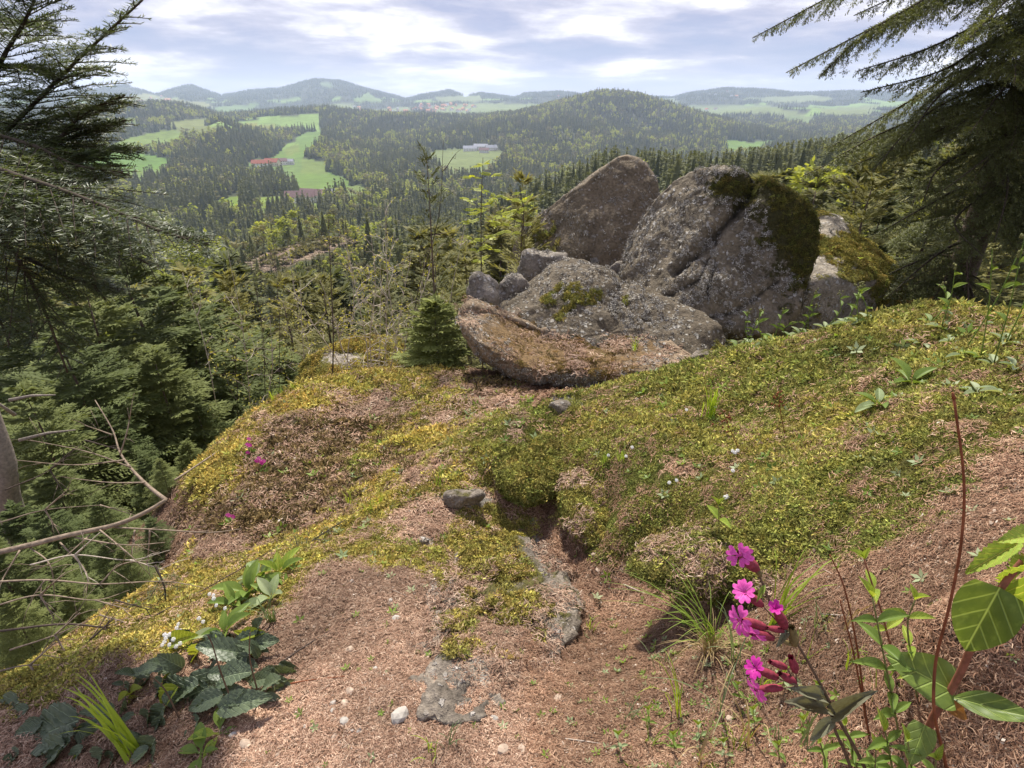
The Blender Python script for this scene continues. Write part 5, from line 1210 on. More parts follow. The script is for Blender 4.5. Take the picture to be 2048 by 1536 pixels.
def broad_plant():
    b = G(1850, 1480); Y = b.y - .01; q = lambda u, v, d=0: P(u, v, Y + d)
    t = thing('broad_leaved_plant', 'tall broad-leaved plant with a thick reddish stem beside the brown dead stalk', 'plant', b)
    stalk(t, [b, q(1868,1432), q(1905,1375), q(1932,1320), q(1962,1245), q(2005,1172), q(2060,1105), q(2110,1040)], .0052, .0035, M_STEMR, n=24, sides=9)
    leaf_between(t, L_BIG, q(2000,1175,-.005), q(1926,1308,-.015), ratio=.62, up=.2)
    leaf_between(t, L_BIG, q(1908,1385), q(1782,1312,.02), ratio=.62, n=(.1, -.75, .9))
    leaf_between(t, L_LANCEW, q(1905,1395), q(2085,1440,-.05), ratio=.36, n=(-.1, -.6, 1))
    leaf_between(t, L_ORANGE, q(1885,1400), q(1940,1440,-.02), ratio=.55, up=.3)
    leaf_between(t, L_BIG, q(1850,1450,-.02), q(1820,1530,-.05), ratio=.6, up=.2)
    leaf_between(t, L_NETTLE, q(2040,1085,-.02), q(1935,1140,-.03), ratio=.34, up=.4)
    leaf_between(t, L_NETTLE, q(2090,1150,-.01), q(2030,1262,.0), ratio=.5, up=.3)
    leaf_between(t, L_NETTLE, q(2080,1070,-.02), q(2010,1075,-.03), ratio=.45, up=.4)
    leaf_between(t, L_NETTLE, q(2070,1130,-.02), q(1985,1165,.03), ratio=.3, up=.5)
broad_plant()
def dead_stalk():
    b = G(1895, 1545); Y = b.y; t = thing('dead_stalk', 'tall thin red-brown dead stalk rising straight out of the litter', 'stalk', b)
    mb = MB(); mb.add(*tube(spline([b] + PL((1885,1500,Y),(1868,1420,Y),(1872,1320,Y+.02),(1898,1215,Y+.02),(1922,1090,Y+.03),(1928,960,Y+.04),(1908,797,Y+.05)), 30), [.0022 - .00003 * i for i in range(30)], 7)); part('stem', mb.mesh('stem'), M_STEMB, t)
    for p in (((1908,797),(1900,790)),):
        mb = MB(); mb.add(*tube([P(1908,797,Y+.05), P(1905,785,Y+.05)], [.0025, .001], 5)); part('tip', mb.mesh('tip'), M_STEMB, t)
dead_stalk()
def sprig(label, stem, Y, pairs, size, me=None, me2=None, m=M_STEMG, group=None, name='leafy_sprig', r=.0016):
    """upright shoot with opposite leaves"""
    b = G(*stem[0]); Y = b.y - .005; q = [b] + [P(u, v, Y) for u, v in stem[1:]]; t = thing(name, label, 'plant', b, group); stalk(t, q, r, r * .6, m); sp = spline(q, 40)
    for k in range(pairs):
        f = .25 + .75 * k / max(1, pairs - 1); p = sp[int(f * 39)]; d = (sp[min(39, int(f * 39) + 1)] - sp[max(0, int(f * 39) - 1)]).normalized(); a0 = 1.57 * k + random.uniform(-.4, .4)
        tip = f > .85
        for s in (0, math.pi):
            a = a0 + s; sd_ = Vector((math.cos(a), math.sin(a), 0)); dd = sd_ * (.45 if tip else 1) + d * (1.0 if tip else .45); L = size * random.uniform(.8, 1.15) * (.75 if tip else 1 - .25 * abs(f - .6))
            part('leaf', (me2 if tip else me) or L_LANCE, None, t, frame(p, dd, Vector((0, 0, 1)) + d * .3 + TO_CAM(p) * .4) @ Matrix.Diagonal((L * .36, L, L, 1)))
    return t
sprig('leafy green shoot with opposite leaves just behind the campion', [(1800,1480),(1785,1400),(1765,1300),(1745,1195)], .66, 6, .040, L_LANCE, L_LANCEB)
sprig('small yellow green shoot on a dark stem at the foot of the mossy ledge', [(1790,1330),(1765,1230),(1745,1170),(1728,1118)], .80, 3, .036, L_LANCEB, L_LANCEB, M_STEMR)
sprig('thin yellow green shoot between the leafy shoot and the dead stalk', [(1835,1400),(1825,1330),(1815,1250),(1830,1200)], .72, 4, .030, L_LANCEB, L_LANCEB)
for i, (st, Y, n, s) in enumerate([([(1720,1560),(1705,1500),(1690,1450)], .56, 4, .030), ([(1790,1570),(1780,1510),(1770,1460)], .55, 4, .034), ([(1830,1590),(1822,1530),(1815,1480)], .54, 4, .030), ([(1660,1570),(1650,1520),(1640,1485)], .58, 4, .026), ([(1755,1600),(1750,1550),(1752,1500)], .52, 4, .032), ([(1880,1600),(1870,1560),(1872,1520)], .52, 3, .028)]):
    sprig('low green shoot in the clump under the campion', st, Y, n, s, L_LANCE, L_LANCEB, group='low green shoots under the campion')
for u, v in [(1400,1480),(1450,1515),(1510,1450),(1560,1520),(1610,1470),(1350,1500),(1480,1400),(1640,1400),(1690,1500),(1300,1450),(1570,1380),(1240,1500)]:
    sprig('tiny leafy seedling in the litter left of the campion', [(u, v), (u - 3, v - 14), (u - 4, v - 30)], .7, 3, .022, random.choice((L_LANCE, L_SPOONG, L_SPOON)), L_LANCEB, group='tiny leafy seedlings beside the campion', name='leafy_seedling', r=.0009)
sprig('light green shoot with a rosette top on the front of the mossy bank', [(1440,1110),(1438,1050),(1437,1010)], 1.30, 3, .055, L_LANCEB, L_LANCEB, name='bank_sprig')
def dark_weed(label, pts, Y, heads=True):
    b = G(*pts[0]); Y = b.y; q = [b] + [P(u, v, Y) for u, v in pts[1:]]; t = thing('withered_weed', label, 'stalk', b); stalk(t, q, .0016, .0008, M_STEMB); 
    if heads:
        mb = MB()
        for k in range(14):
            o = q[-1] + Vector((random.gauss(0, .012), random.gauss(0, .012), random.gauss(-.006, .018))); mb.add(*tube([o, o + Vector((random.gauss(0, .004), 0, .007))], [.004, .0018], 5))
        part('seed_head', mb.mesh('seed_head'), M_STEMB, t)
dark_weed('withered dark weed with a brown seed head on the mound', [(1480,905),(1465,870),(1450,835)], 1.95)
dark_weed('withered reddish weed with a seed head beside the rosettes', [(1570,870),(1562,830),(1558,795)], 1.9)
dark_weed('bare dark stem slanting over the litter behind the campion', [(1740,1480),(1710,1320),(1680,1200)], .75, False)
dark_weed('thin dark bent stem beside the leafy shoot', [(1730,1420),(1715,1300),(1690,1180),(1660,1110)], .80, False)

# bramble at the path edge
def bramble():
    c = G(420, 1330); t = thing('bramble', 'low bramble with dark ribbed leaves at the left edge of the path', 'plant', c)
    Lf = [ # base px, tip px, ratio, young?
     (470,1300,385,1350,.60,0),(455,1290,430,1372,.62,0),(500,1320,452,1360,.55,0),(520,1325,505,1290,.5,0),(530,1340,580,1370,.5,0),(545,1360,588,1388,.45,0),(470,1360,500,1388,.6,0),(505,1368,545,1352,.6,0),
     (400,1380,330,1400,.55,0),(390,1390,352,1460,.55,0),(360,1385,312,1420,.7,1),(400,1370,455,1390,.55,0),(430,1395,380,1425,.5,0),(420,1400,480,1378,.5,0),(450,1410,500,1395,.45,0),(350,1330,312,1352,.6,0),(345,1340,300,1318,.6,0),
     (300,1355,255,1338,.5,0),(300,1360,270,1385,.55,0),(330,1370,300,1400,.5,0),(260,1392,232,1402,.6,1),(262,1392,275,1372,.6,1),(262,1395,280,1410,.6,1),(410,1300,375,1330,.4,1),(345,1352,320,1368,.4,1),(490,1280,470,1262,.6,1),(490,1285,520,1262,.5,1),(500,1300,535,1318,.45,1),
     (525,1400,535,1455,.75,0),(530,1395,562,1398,.5,0),(400,1440,370,1475,.6,0),(330,1440,305,1480,.6,0),(270,1430,235,1445,.5,0),(440,1330,410,1345,.5,0),(300,1430,292,1470,.5,0),
     (150,1480,60,1500,.5,0),(160,1470,220,1498,.5,0),(120,1500,60,1540,.5,0),(170,1500,120,1545,.5,0),(210,1510,180,1560,.5,0),(230,1480,290,1490,.45,0),(90,1450,30,1470,.5,0),(60,1420,10,1435,.5,0),(250,1460,200,1450,.5,0),(560,1330,600,1345,.4,0),(480,1330,520,1345,.55,0),(440,1310,400,1300,.5,0),(380,1360,345,1375,.6,0),(330,1400,372,1412,.55,0),(420,1360,470,1345,.55,0),(300,1500,250,1530,.5,0),(40,1510,0,1530,.5,0),(350,1290,380,1270,.5,1),(500,1345,470,1365,.6,0),(280,1345,310,1330,.5,0),(230,1420,190,1412,.5,0)]
    Lf += [(a + random.gauss(0, 22), b + random.gauss(0, 12), c2 + random.gauss(0, 26), d + random.gauss(0, 14), r, 0) for a, b, c2, d, r, y in Lf if a < 560]
    for a, b, c2, d, r, y in Lf:
        g0 = G(a, b); h0 = random.uniform(.012, .045); p0 = g0 * (1 - h0 / max(.4, g0.length)) + Vector((0, 0, h0 * .5)); g1 = P(c2, d, p0.y - random.uniform(-.005, .03))
        leaf_between(t, L_BRAMY if y else L_BRAM, p0, g1, ratio=r, n=(random.gauss(0, .22), -.35 + random.gauss(0, .2), 1))
        stalk(t, [g0 + Vector((0, .02, -.01)), g0.lerp(p0, .6) + Vector((.004, 0, .006)), p0], .0012, .0009, M_STEMP, 'leaf_stalk', 5, 4)
    for pl in ([(470,1420),(440,1340),(425,1290),(415,1270)], [(520,1400),(500,1320),(500,1265)], [(360,1440),(330,1380),(300,1350)]):
        b = G(*pl[0]); stalk(t, [b] + [P(u, v, b.y + .01) for u, v in pl[1:]], .0022, .0012, M_STEMP, 'cane')
bramble()

# rosettes, tall hawkweed-like stalks
def rosette(label, u, v, n, size, group=None, me=L_SPOON, stalkh=0.0, lift=.45, cat='plant', name='leaf_rosette'):
    c = G(u, v); t = thing(name, label, cat, c, group); c = c + Vector((0, 0, .004))
    for k in range(n):
        a = 6.283 * k / n + random.gauss(0, .35); d = Vector((math.cos(a), math.sin(a), random.uniform(.05, lift * 2))); L = size * random.uniform(.65, 1.2)
        part('leaf', random.choice((me, me, L_SPOONG)), None, t, frame(c, d, Vector((-d.x * .4, -d.y * .4, 1))) @ Matrix.Diagonal((L * random.uniform(.30, .42), L, L, 1)))
    if stalkh:
        tp = c + Vector((random.gauss(0, .04), random.gauss(0, .03), stalkh)); st = [c, c.lerp(tp, .5) + Vector((random.gauss(0, .02), 0, 0)), tp]
        stalk(t, st, .0024, .0016, M_GREEN, 'stem', 10, 4); sp = spline(st, 12)
        for k in (4, 7, 9):
            p = sp[k]; a = random.uniform(0, 6.28); part('leaf', L_LANCE, None, t, frame(p, Vector((math.cos(a), math.sin(a), .8)), (0, -.5, 1)) @ Matrix.Diagonal((.017, .050, .050, 1)))
        mb = MB()
        for k in range(5):
            o = sp[-1] + Vector((random.gauss(0, .006), random.gauss(0, .006), random.uniform(-.02, .012))); mb.add(*tube([o, o + Vector((0, 0, .008))], [.0042, .0025], 5))
        part('buds', mb.mesh('buds'), M_STEMG, t)
    return t
G1 = 'rosettes with stalks along the mound crest'
for u, v, sh in [(1475,695,.17),(1500,690,.19),(1530,690,.17),(1545,682,.20),(1600,672,.18),(1615,668,.24),(1650,660,.22),(1690,652,.20),(1715,650,.18),(1735,645,.14),(1580,676,.10)]:
    rosette('leafy rosette with a thin budding stalk on the mound crest against the dark boulders', u, v, 7, .060, G1, L_SPOON, sh)
G2 = 'tall stalks on the mound under the large spruce'
for u, v, sh in [(1880,660,.25),(1930,700,.34),(1960,720,.36),(1985,735,.40),(2010,690,.34),(1860,650,.16)]:
    rosette('pale rosette with a tall slender stalk on the mound in front of the large spruce', u, v, 5, .055, G2, L_SPOON, sh)
rosette('lush upright rosette of spoon leaves on the mound above the litter patch', 1820, 770, 9, .085, None, L_SPOONG, 0, .9)
rosette('pale rosette of drooping spoon leaves next to the lush upright one', 1755, 815, 10, .075, None, L_SPOON, 0, .5)
for u, v in [(1930,715),(1955,790),(2005,790),(1900,690),(1840,690),(2030,740),(1910,640),(1960,650)]:
    rosette('small pale rosette flat in the moss on top of the mound', u, v, 6, .055, 'small pale rosettes on the mound', L_SPOON, 0, .35, name='small_rosette')
for u, v, n, s in [(500,1190,8,.11),(520,1160,7,.10),(560,1150,6,.09),(470,1215,6,.08),(545,1200,6,.10),(450,1270,6,.09)]:
    rosette('clump of upright spoon-shaped green leaves between the bramble and the path', u, v, n, s, 'green leaf clumps by the path', random.choice((L_SPOONG, L_SPOON, L_SPOONB)), 0, 1.0, name='leaf_clump')
rosette('small bright green seedling at the lower left of the path', 440, 1470, 4, .07, None, L_SPOONB, 0, .4, name='seedling')
rosette('small green seedling below the bright one at the path edge', 405, 1510, 4, .06, None, L_SPOONG, 0, .6, name='seedling')
rosette('bright fern-like tuft growing on the mossy flat-topped boulder', 1719, 520, 3, .02, None, L_SPOONB, 0, .9, name='rock_tuft')

# white flowers
def white_flower(label, u, v, n, group, Y=None, h=.03, rad=.007):
    b = G(u, v); t = thing('white_flower', label, 'flower', b, group)
    for k in range(n):
        o = b + Vector((random.gauss(0, .010), random.gauss(0, .008), h * random.uniform(.6, 1.2)))
        stalk(t, [b, b.lerp(o, .6) + Vector((.003, 0, 0)), o], .0007, .0005, M_STEMG, 'stem', 4, 3)
        a0 = random.random() * 6.28
        f = Vector((random.gauss(0, .3), -.6, .8)).normalized(); x = f.cross(Vector((0, 0, 1))).normalized(); y = f.cross(x)
        for j in range(5):
            a = a0 + 6.283 * j / 5; part('petal', PETALW, None, t, frame(o, x * math.cos(a) + y * math.sin(a), f) @ Matrix.Scale(rad, 4))
for u, v, n in [(1225,925,2),(1245,922,1),(1470,918,3),(1345,972,2),(1450,1003,2),(1460,955,1),(1340,1130,1),(1425,820,1),(1375,835,1),(1260,905,1)]:
    white_flower('tiny white flowers dotted over the moss and litter of the mound', u, v, n, 'white flowers on the mound')
for u, v, n in [(345,1290,5),(360,1280,5),(352,1310,4),(335,1300,3),(430,1215,4),(440,1230,2),(400,1258,2)]:
    white_flower('white flowers in a loose bunch above the bramble beside the golden moss', u, v, n, 'white flowers above the bramble', h=.045, rad=.0065)
def pink_on_dome(u, v, n):
    b = G(u, v); t = thing('pink_flower', 'small pink flowers on the dark slope of the rock dome', 'flower', b, 'pink flowers on the rock dome')
    for k in range(n):
        o = b + Vector((random.gauss(0, .02), random.gauss(0, .02), random.uniform(.03, .09)))
        stalk(t, [b, o], .0012, .001, M_STEMG, 'stem', 3, 3)
        for j in range(5): a = 6.283 * j / 5; part('petal', PETALD if k % 2 else PETAL, None, t, frame(o, (math.cos(a), .2, math.sin(a)), (0, -1, .5)) @ Matrix.Scale(.013, 4))
    for k in range(5): a = random.uniform(0, 6.28); part('leaf', L_LANCE, None, t, frame(b, (math.cos(a), math.sin(a), .6), (0, -.4, 1)) @ Matrix.Diagonal((.02, .06, .06, 1)))
for a in ((500,905,3),(502,920,2),(520,945,3),(530,940,2),(465,1050,2)): pink_on_dome(*a)

# grasses
def grass_tuft(label, u, v, n, size, spread, m, group=None, w=.0035, lean=(0, 0), name='grass_tuft'):
    c = G(u, v); t = thing(name, label, 'grass', c, group); mb = MB()
    for k in range(n):
        a = random.uniform(0, 6.28); d = Vector((math.cos(a), math.sin(a), 0)) * spread * random.uniform(.2, 1) + Vector((lean[0], lean[1], 0)); L = size * random.uniform(.5, 1.1); o = c + Vector((random.gauss(0, .008), random.gauss(0, .008), -.004))
        p1 = o + Vector((0, 0, L * .45)) + d * L * .3; p2 = o + Vector((0, 0, L * .75)) + d * L * .75; p3 = o + Vector((0, 0, L * .78)) + d * L * 1.15
        s = Vector((-math.sin(a), math.cos(a), 0)) * w * .5; q = spline([o, p1, p2, p3], 7); V = []
        for i, p in enumerate(q): ww = (1 - (i / 6) ** 2 * .92); V += [p - s * ww, p + s * ww]
        mb.add(V, [(2 * i, 2 * i + 1, 2 * i + 3, 2 * i + 2) for i in range(6)])
    o = part('blades', mb.mesh('blades'), m, t); o['kind'] = 'stuff'; return t
M_GRASS = leafmat('grass', (.24, .34, .06), (.15, .24, .035), .4, .5, 8); M_GRASSB = leafmat('grass_bright', (.34, .44, .05), (.22, .33, .035), .45, .5, 8); M_STRAW = leafmat('straw', (.50, .38, .20), (.30, .22, .11), .2, .8, 8)
M_GRASSG = leafmat('grass_grey', (.20, .26, .13), (.12, .17, .07), .3, .5, 8)
grass_tuft('bright green grass tuft growing from the moss on the mound', 1418, 838, 26, .20, .35, M_GRASSB, w=.0045)
grass_tuft('long arching grass tuft over dry straw at the foot of the mossy bank', 1425, 1290, 34, .20, 1.0, M_GRASS, w=.003, lean=(-.35, 0))
grass_tuft('dry straw tuft under the long arching grass', 1420, 1310, 60, .12, 1.1, M_STRAW, w=.0022, lean=(-.1, -.2), name='straw_tuft')
grass_tuft('upright grass blades standing left of the pink campion', 1430, 1210, 14, .18, .35, M_GRASSB, w=.0045)
grass_tuft('grass blades leaning between the campion and the mossy bank', 1540, 1260, 16, .20, .6, M_GRASSB, w=.005, lean=(.4, .1))
grass_tuft('tuft of long bright grass beside the bramble', 268, 1508, 18, .22, .35, M_GRASSB, w=.006, lean=(-.45, .15))
grass_tuft('grey green grass hanging beside the leaf clumps at the path', 545, 1245, 22, .11, .7, M_GRASSG, w=.003)
for u, v in [(900,1490),(870,1510),(1300,1490),(1410,1480),(1640,1250),(1700,1330),(1250,1440),(1560,1480),(1350,1200),(1620,1430),(1480,1500),(1330,1330),(1180,1260)]:
    grass_tuft('sparse little grass tuft poking through the needle litter', u, v, 9, .07, .8, random.choice((M_GRASS, M_GRASSG, M_GRASSB)), 'little grass tufts in the litter', .0025)
for u, v, ln in [(1380,1240,-.5),(1470,1330,-.3),(1520,1400,.3),(1600,1330,.5),(1620,1500,.2),(1440,1420,-.4),(1360,1430,-.2),(1560,1200,.4),(1690,1260,.4),(1500,1480,-.2),(1400,1530,.1),(1740,1400,.3)]:
    grass_tuft('few long arching grass blades in the litter around the campion', u, v, 6, .17, .7, random.choice((M_GRASS, M_GRASSB, M_GRASSG, M_STRAW)), 'long grass blades around the campion', .0032, (ln, 0), 'arching_grass')
for u, v in [(565,790),(545,800),(590,780),(760,1010),(740,1025),(880,975),(1240,925),(1270,700),(1210,930),(700,1010)]:
    grass_tuft('short grass tuft on the edge of the rock dome and the moss', u, v, 14, .10, .6, random.choice((M_GRASS, M_GRASSB)), 'short grass tufts in the moss', .003)

# ------------------------------------------------------------------ litter, moss, pebbles
def facevals(me, n, k, name='val'):
    """one random value per blade, stored on its corners' points"""
    a = me.attributes.new(name, 'FLOAT', 'POINT'); a.data.foreach_set('value', np.repeat(rng.random(n), k).astype(np.float32)); return me
def litter_clump(n=42, rad=.036):
    V = []; F = []
    for k in range(n):
        r = rad * math.sqrt(random.random()); a = random.uniform(0, 6.28); o = Vector((r * math.cos(a), r * math.sin(a), random.uniform(.0, .007))); b = random.uniform(0, 6.28)
        d = Vector((math.cos(b), math.sin(b), random.gauss(0, .18))); s = Vector((-d.y, d.x, 0)) * random.uniform(.0007, .0012); L = random.uniform(.011, .022); bend = Vector((-d.y, d.x, 0)) * random.gauss(0, .0022) + Vector((0, 0, random.uniform(0, .0022)))
        p = [o - d * L * .5, o + bend, o + d * L * .5]; i = len(V); V += [p[0] - s * .6, p[0] + s * .6, p[1] - s, p[1] + s, p[2] - s * .3, p[2] + s * .3]; F += [(i, i + 1, i + 3, i + 2), (i + 2, i + 3, i + 5, i + 4)]
    me = mesh_np('litter', np.array([tuple(v) for v in V]), np.array(F), False); return facevals(me, n, 6)
def moss_tuft(n=46, rad=.022, h=.013):
    O = []; D = []; L = []
    for k in range(n):
        r = rad * math.sqrt(random.random()); a = random.uniform(0, 6.28); O.append((r * math.cos(a), r * math.sin(a), -.002 + random.uniform(0, .006) * (1 - r / rad))); b = random.uniform(0, 6.28); D.append((math.cos(b) * .9, math.sin(b) * .9, random.uniform(.1, 1.1))); L.append(h * random.uniform(.6, 1.25))
    V, F = blades(O, D, L, .0042, flat=.9); me = mesh_np('moss', V, F, False); return facevals(me, n, 4)
def val_mat(name, pts, tint=False, rough=.9, trans=0.0, spec=.15):
    m = Mat(name); v = m.attr('val', 'Fac'); r = m.rand(); f = m.math('ADD', m.math('MULTIPLY', v, .75), m.math('MULTIPLY', r, .25)); c = m.ramp(f, pts)
    if tint: c = m.mix(1.0, c, m.attr('tint', 'Color', 'INSTANCER'), 'MULTIPLY')
    return m.bsdf(c, rough, None, spec, trans, c if trans else None)
M_LIT = val_mat('needle_litter', [(.05, (.075, .040, .026)), (.30, (.22, .125, .085)), (.60, (.38, .25, .18)), (.85, (.49, .355, .265)), (.97, (.66, .54, .43))], True, .75)
M_MOSS = val_mat('moss', [(.05, (.22, .22, .18)), (.35, (.65, .65, .55)), (.75, (1.15, 1.1, 1.0)), (.97, (1.7, 1.6, 1.35))], True, .9, .2)
LITTER = [set_mat(litter_clump(), M_LIT) for _ in range(4)]
MOSS = [set_mat(moss_tuft(), M_MOSS) for _ in range(4)]
def ground_points(n, r0=.30, r1=5.6):
    r = np.exp(rng.uniform(math.log(r0), math.log(r1), n)); a = rng.uniform(R(-62), R(56), n); x, y = r * np.sin(a), r * np.cos(a); z = H(x, y); nm = normals(x, y)
    u, v = proj(x, y, z); k = (u > -80) & (u < 2130) & (v > 560) & (v < 1620) & (rng.random(n) < np.clip(.5 / nm[:, 2], 0, 1)); return x[k], y[k], z[k], nm[k], r[k], u[k], v[k]
def moss_tint(gold, n):
    ol = np.array([[.262, .278, .082]]); go = np.array([[.48, .40, .125]]); g = gold[:, None]
    return (ol * (1 - g) + go * g) * rng.uniform(.7, 1.35, (n, 1)) * (1 + rng.normal(0, .06, (n, 3)))
def carpets():
    x, y, z, nm, r, u, v = ground_points(78000); moss, gold, rock, dark = cover_near(x, y, z)
    p = np.clip(1 - moss * .86 - rock * .85, .05, 1) * np.clip(1 - .6 * dark, 0, 1); k = rng.random(len(x)) < p; n = k.sum()
    t = np.array([[.95, .92, .89]]) * rng.uniform(.7, 1.2, (n, 1)) * np.clip(1 + .55 * fbm(x[k] * 3.5, y[k] * 3.5, 0, 4, 301), .35, 1.5)[:, None]; t *= np.where((u[k] > 1050)[:, None], np.array([[.92, .86, .80]]), 1.0); t *= np.where((u[k] < 1000) & (v[k] > 900), 1.05, .95)[:, None]
    scatter('needle_litter', np.stack([x, y, z], -1)[k] + nm[k] * .001, euler_to(nm[k], rng.uniform(0, 6.28, n), .10), np.clip(r[k] / 1.7, .62, 2.7) * rng.uniform(.85, 1.15, n), rng.integers(0, 4, n), LITTER, 'pink brown fallen spruce needles carpeting the path and mound', 'litter', t)
    x, y, z, nm, r, u, v = ground_points(210000); moss, gold, rock, dark = cover_near(x, y, z)
    p = np.clip(moss * 1.15 - rock * .7 + .02, 0, 1); k = rng.random(len(x)) < p; n = k.sum()
    nc = fbm(x[k] * 5, y[k] * 5, 0, 3, 311); ed = rng.uniform(.8, 1.25, n) * np.clip(.55 + .6 * moss[k], .5, 1.2) * np.clip(1 + .7 * nc, .5, 1.6)
    scatter('moss', np.stack([x, y, z], -1)[k], euler_to(nm[k], rng.uniform(0, 6.28, n), .22), np.clip(r[k] / 2.1, .55, 2.2) * ed, rng.integers(0, 4, n), MOSS, 'soft olive to golden moss over the mound, dome edge and path rocks', 'moss', moss_tint(np.clip(gold[k] + .5 * fbm(x[k] * 2.3, y[k] * 2.3, 0, 3, 317), 0, 1), n) * np.clip(1.12 + .45 * nc, .6, 1.6)[:, None])
    # dry dark moss on the dome
    x, y, z, nm, r, u, v = ground_points(60000); moss, gold, rock, dark = cover_near(x, y, z); k = rng.random(len(x)) < dark * (1 - moss); n = k.sum()
    scatter('dry_moss', np.stack([x, y, z], -1)[k], euler_to(nm[k], rng.uniform(0, 6.28, n), .3), np.clip(r[k] / 1.4, .8, 3.0) * rng.uniform(.8, 1.3, n), rng.integers(0, 4, n), MOSS, 'dry dark brown moss on the slope of the rock dome', 'moss', np.array([[.20, .15, .075]]) * rng.uniform(.6, 1.6, (n, 1)))
    # moss cushions on the boulders
    P3 = []; N3 = []; T3 = []; S3 = []
    spec = {'cracked': (1500, .66, .2, .5), 'block': (3000, .50, .42, .8), 'slab': (1500, .62, .5, .5), 'dome': (700, .45, .25, .6), 'peak': (500, .5, .35, .8), 'leftrock': (1300, .5, .95, 1.0), 'outcrop': (1500, .52, .55, .5), 'lobe1': (1700, .3, .2, .62), 'lobe2': (1900, .3, .35, .5), 'lobe3': (2000, .3, .12, .4)}
    for kx, (cnt, th, gold, s) in spec.items():
        if not cnt: continue
        o, V, N = ROCKS[kx]; a = np.zeros(len(V), np.float32); o.data.attributes['moss'].data.foreach_get('value', a)
        nz = fbm(V[:, 0] * 7, V[:, 1] * 7, V[:, 2] * 7, 3, 55)
        ok = np.where((a + nz * .5 > th) & ((N * -V).sum(1) > -.1 * np.linalg.norm(V, axis=1)))[0]
        if not len(ok): continue
        i = rng.choice(ok, cnt); P3.append(V[i] + rng.normal(0, .008, (cnt, 3))); N3.append(N[i]); S3.append(rng.uniform(1.2, 2.6, cnt) * s)
        g = np.clip(gold + .25 * N[i, 2] - .1 + rng.normal(0, .1, cnt), 0, 1); T3.append(moss_tint(g, cnt) * (.95 if kx not in ('cracked', 'slab') else .42 if kx == 'cracked' else .62) * np.array([[1.0, .80, 1.0]] if kx == 'slab' else [[1, 1, 1]]))
    P3 = np.concatenate(P3); N3 = np.concatenate(N3); n = len(P3)
    scatter('rock_moss', P3, euler_to(N3, rng.uniform(0, 6.28, n), .3), np.concatenate(S3), rng.integers(0, 4, n), MOSS, 'moss cushions growing on the boulders', 'moss', np.concatenate(T3))
    # needles caught on the outcrop and the slab
    P4 = []; N4 = []
    for kx, cnt in (('outcrop', 260), ('slab', 160), ('lobe2', 130), ('lobe3', 130)):
        o, V, N = ROCKS[kx]; ok = np.where((N[:, 2] > .45) & (fbm(V[:, 0] * 6, V[:, 1] * 6, 0, 2, 77) > -.05))[0]; i = rng.choice(ok, cnt); P4.append(V[i] + N[i] * .004); N4.append(N[i])
    P4 = np.concatenate(P4); N4 = np.concatenate(N4); n = len(P4); rr = np.linalg.norm(P4, axis=1)
    scatter('rock_litter', P4, euler_to(N4, rng.uniform(0, 6.28, n), .1), np.clip(rr / 1.6, .8, 2.4), rng.integers(0, 4, n), LITTER, 'fallen needles caught on the slab and the low rocks', 'litter', np.ones((n, 3)) * rng.uniform(.6, 1.1, (n, 1)))
    # leafy lichen scales on the stones
    V, F = blades(rng.normal(0, .011, (22, 3)) * [1, 1, .25], rng.normal(0, 1, (22, 3)) * [1, 1, .5], .013, .010, flat=.5); LI = set_mat(facevals(mesh_np('lichen', V, F, False), 22, 4), val_mat('lichen_scales', [(.05, (.10, .09, .075)), (.5, (.25, .23, .205)), (.95, (.50, .48, .45))], False, .85))
    P3 = []; N3 = []
    for kx, cnt in {'cracked': 1900, 'peak': 1100, 'dome': 1900, 'slab': 900, 'block': 300, 'chunk': 130, 'round': 70, 'knob': 60, 'leftrock': 80}.items():
        o, V, N = ROCKS[kx]; nz = fbm(V[:, 0] * 3.5, V[:, 1] * 3.5, V[:, 2] * 3.5, 3, 155); a = np.zeros(len(V), np.float32); o.data.attributes['moss'].data.foreach_get('value', a)
        ok = np.where((nz > -.15) & (a < .62) & ((N * -V).sum(1) > 0))[0]; i = rng.choice(ok, cnt); P3.append(V[i] + rng.normal(0, .012, (cnt, 3))); N3.append(N[i])
    P3 = np.concatenate(P3); N3 = np.concatenate(N3); n = len(P3)
    scatter('rock_lichen', P3 + N3 * .003, euler_to(N3, rng.uniform(0, 6.28, n), .35), rng.uniform(.4, 1.0, n), np.zeros(n, int), [LI], 'pale grey leafy lichen scales on the boulders', 'lichen')
    # chips of bark and stone between the needles
    V, F = blades(rng.normal(0, .016, (7, 3)) * [1, 1, .1], rng.normal(0, 1, (7, 3)) * [1, 1, .2], .0065, .0045, flat=.3); CH = set_mat(facevals(mesh_np('chips', V, F, False), 7, 4), val_mat('bark_chips', [(.05, (.07, .045, .03)), (.4, (.20, .13, .09)), (.75, (.45, .37, .30)), (.97, (.66, .60, .53))], False, .9))
    x, y, z, nm, r, u, v = ground_points(14000); moss, gold, rock, dark = cover_near(x, y, z); k = rng.random(len(x)) < (1 - moss) * .9; n = k.sum()
    scatter('path_chips', np.stack([x, y, z], -1)[k] + nm[k] * .004, euler_to(nm[k], rng.uniform(0, 6.28, n), .15), np.clip(r[k] / 1.3, .7, 2.5) * rng.uniform(.5, 1.4, n), np.zeros(n, int), [CH], 'small chips of bark, leaf and stone among the fallen needles', 'litter')
    # small green seedlings scattered in the litter
    mb = MB()
    for k in range(5):
        a = 6.283 * k / 5; d = Vector((math.cos(a), math.sin(a), .5)); s = Vector((-math.sin(a), math.cos(a), 0)) * .003; mb.add([(0, 0, 0), d * .006 + s, d * .013, d * .006 - s], [(0, 1, 2, 3)])
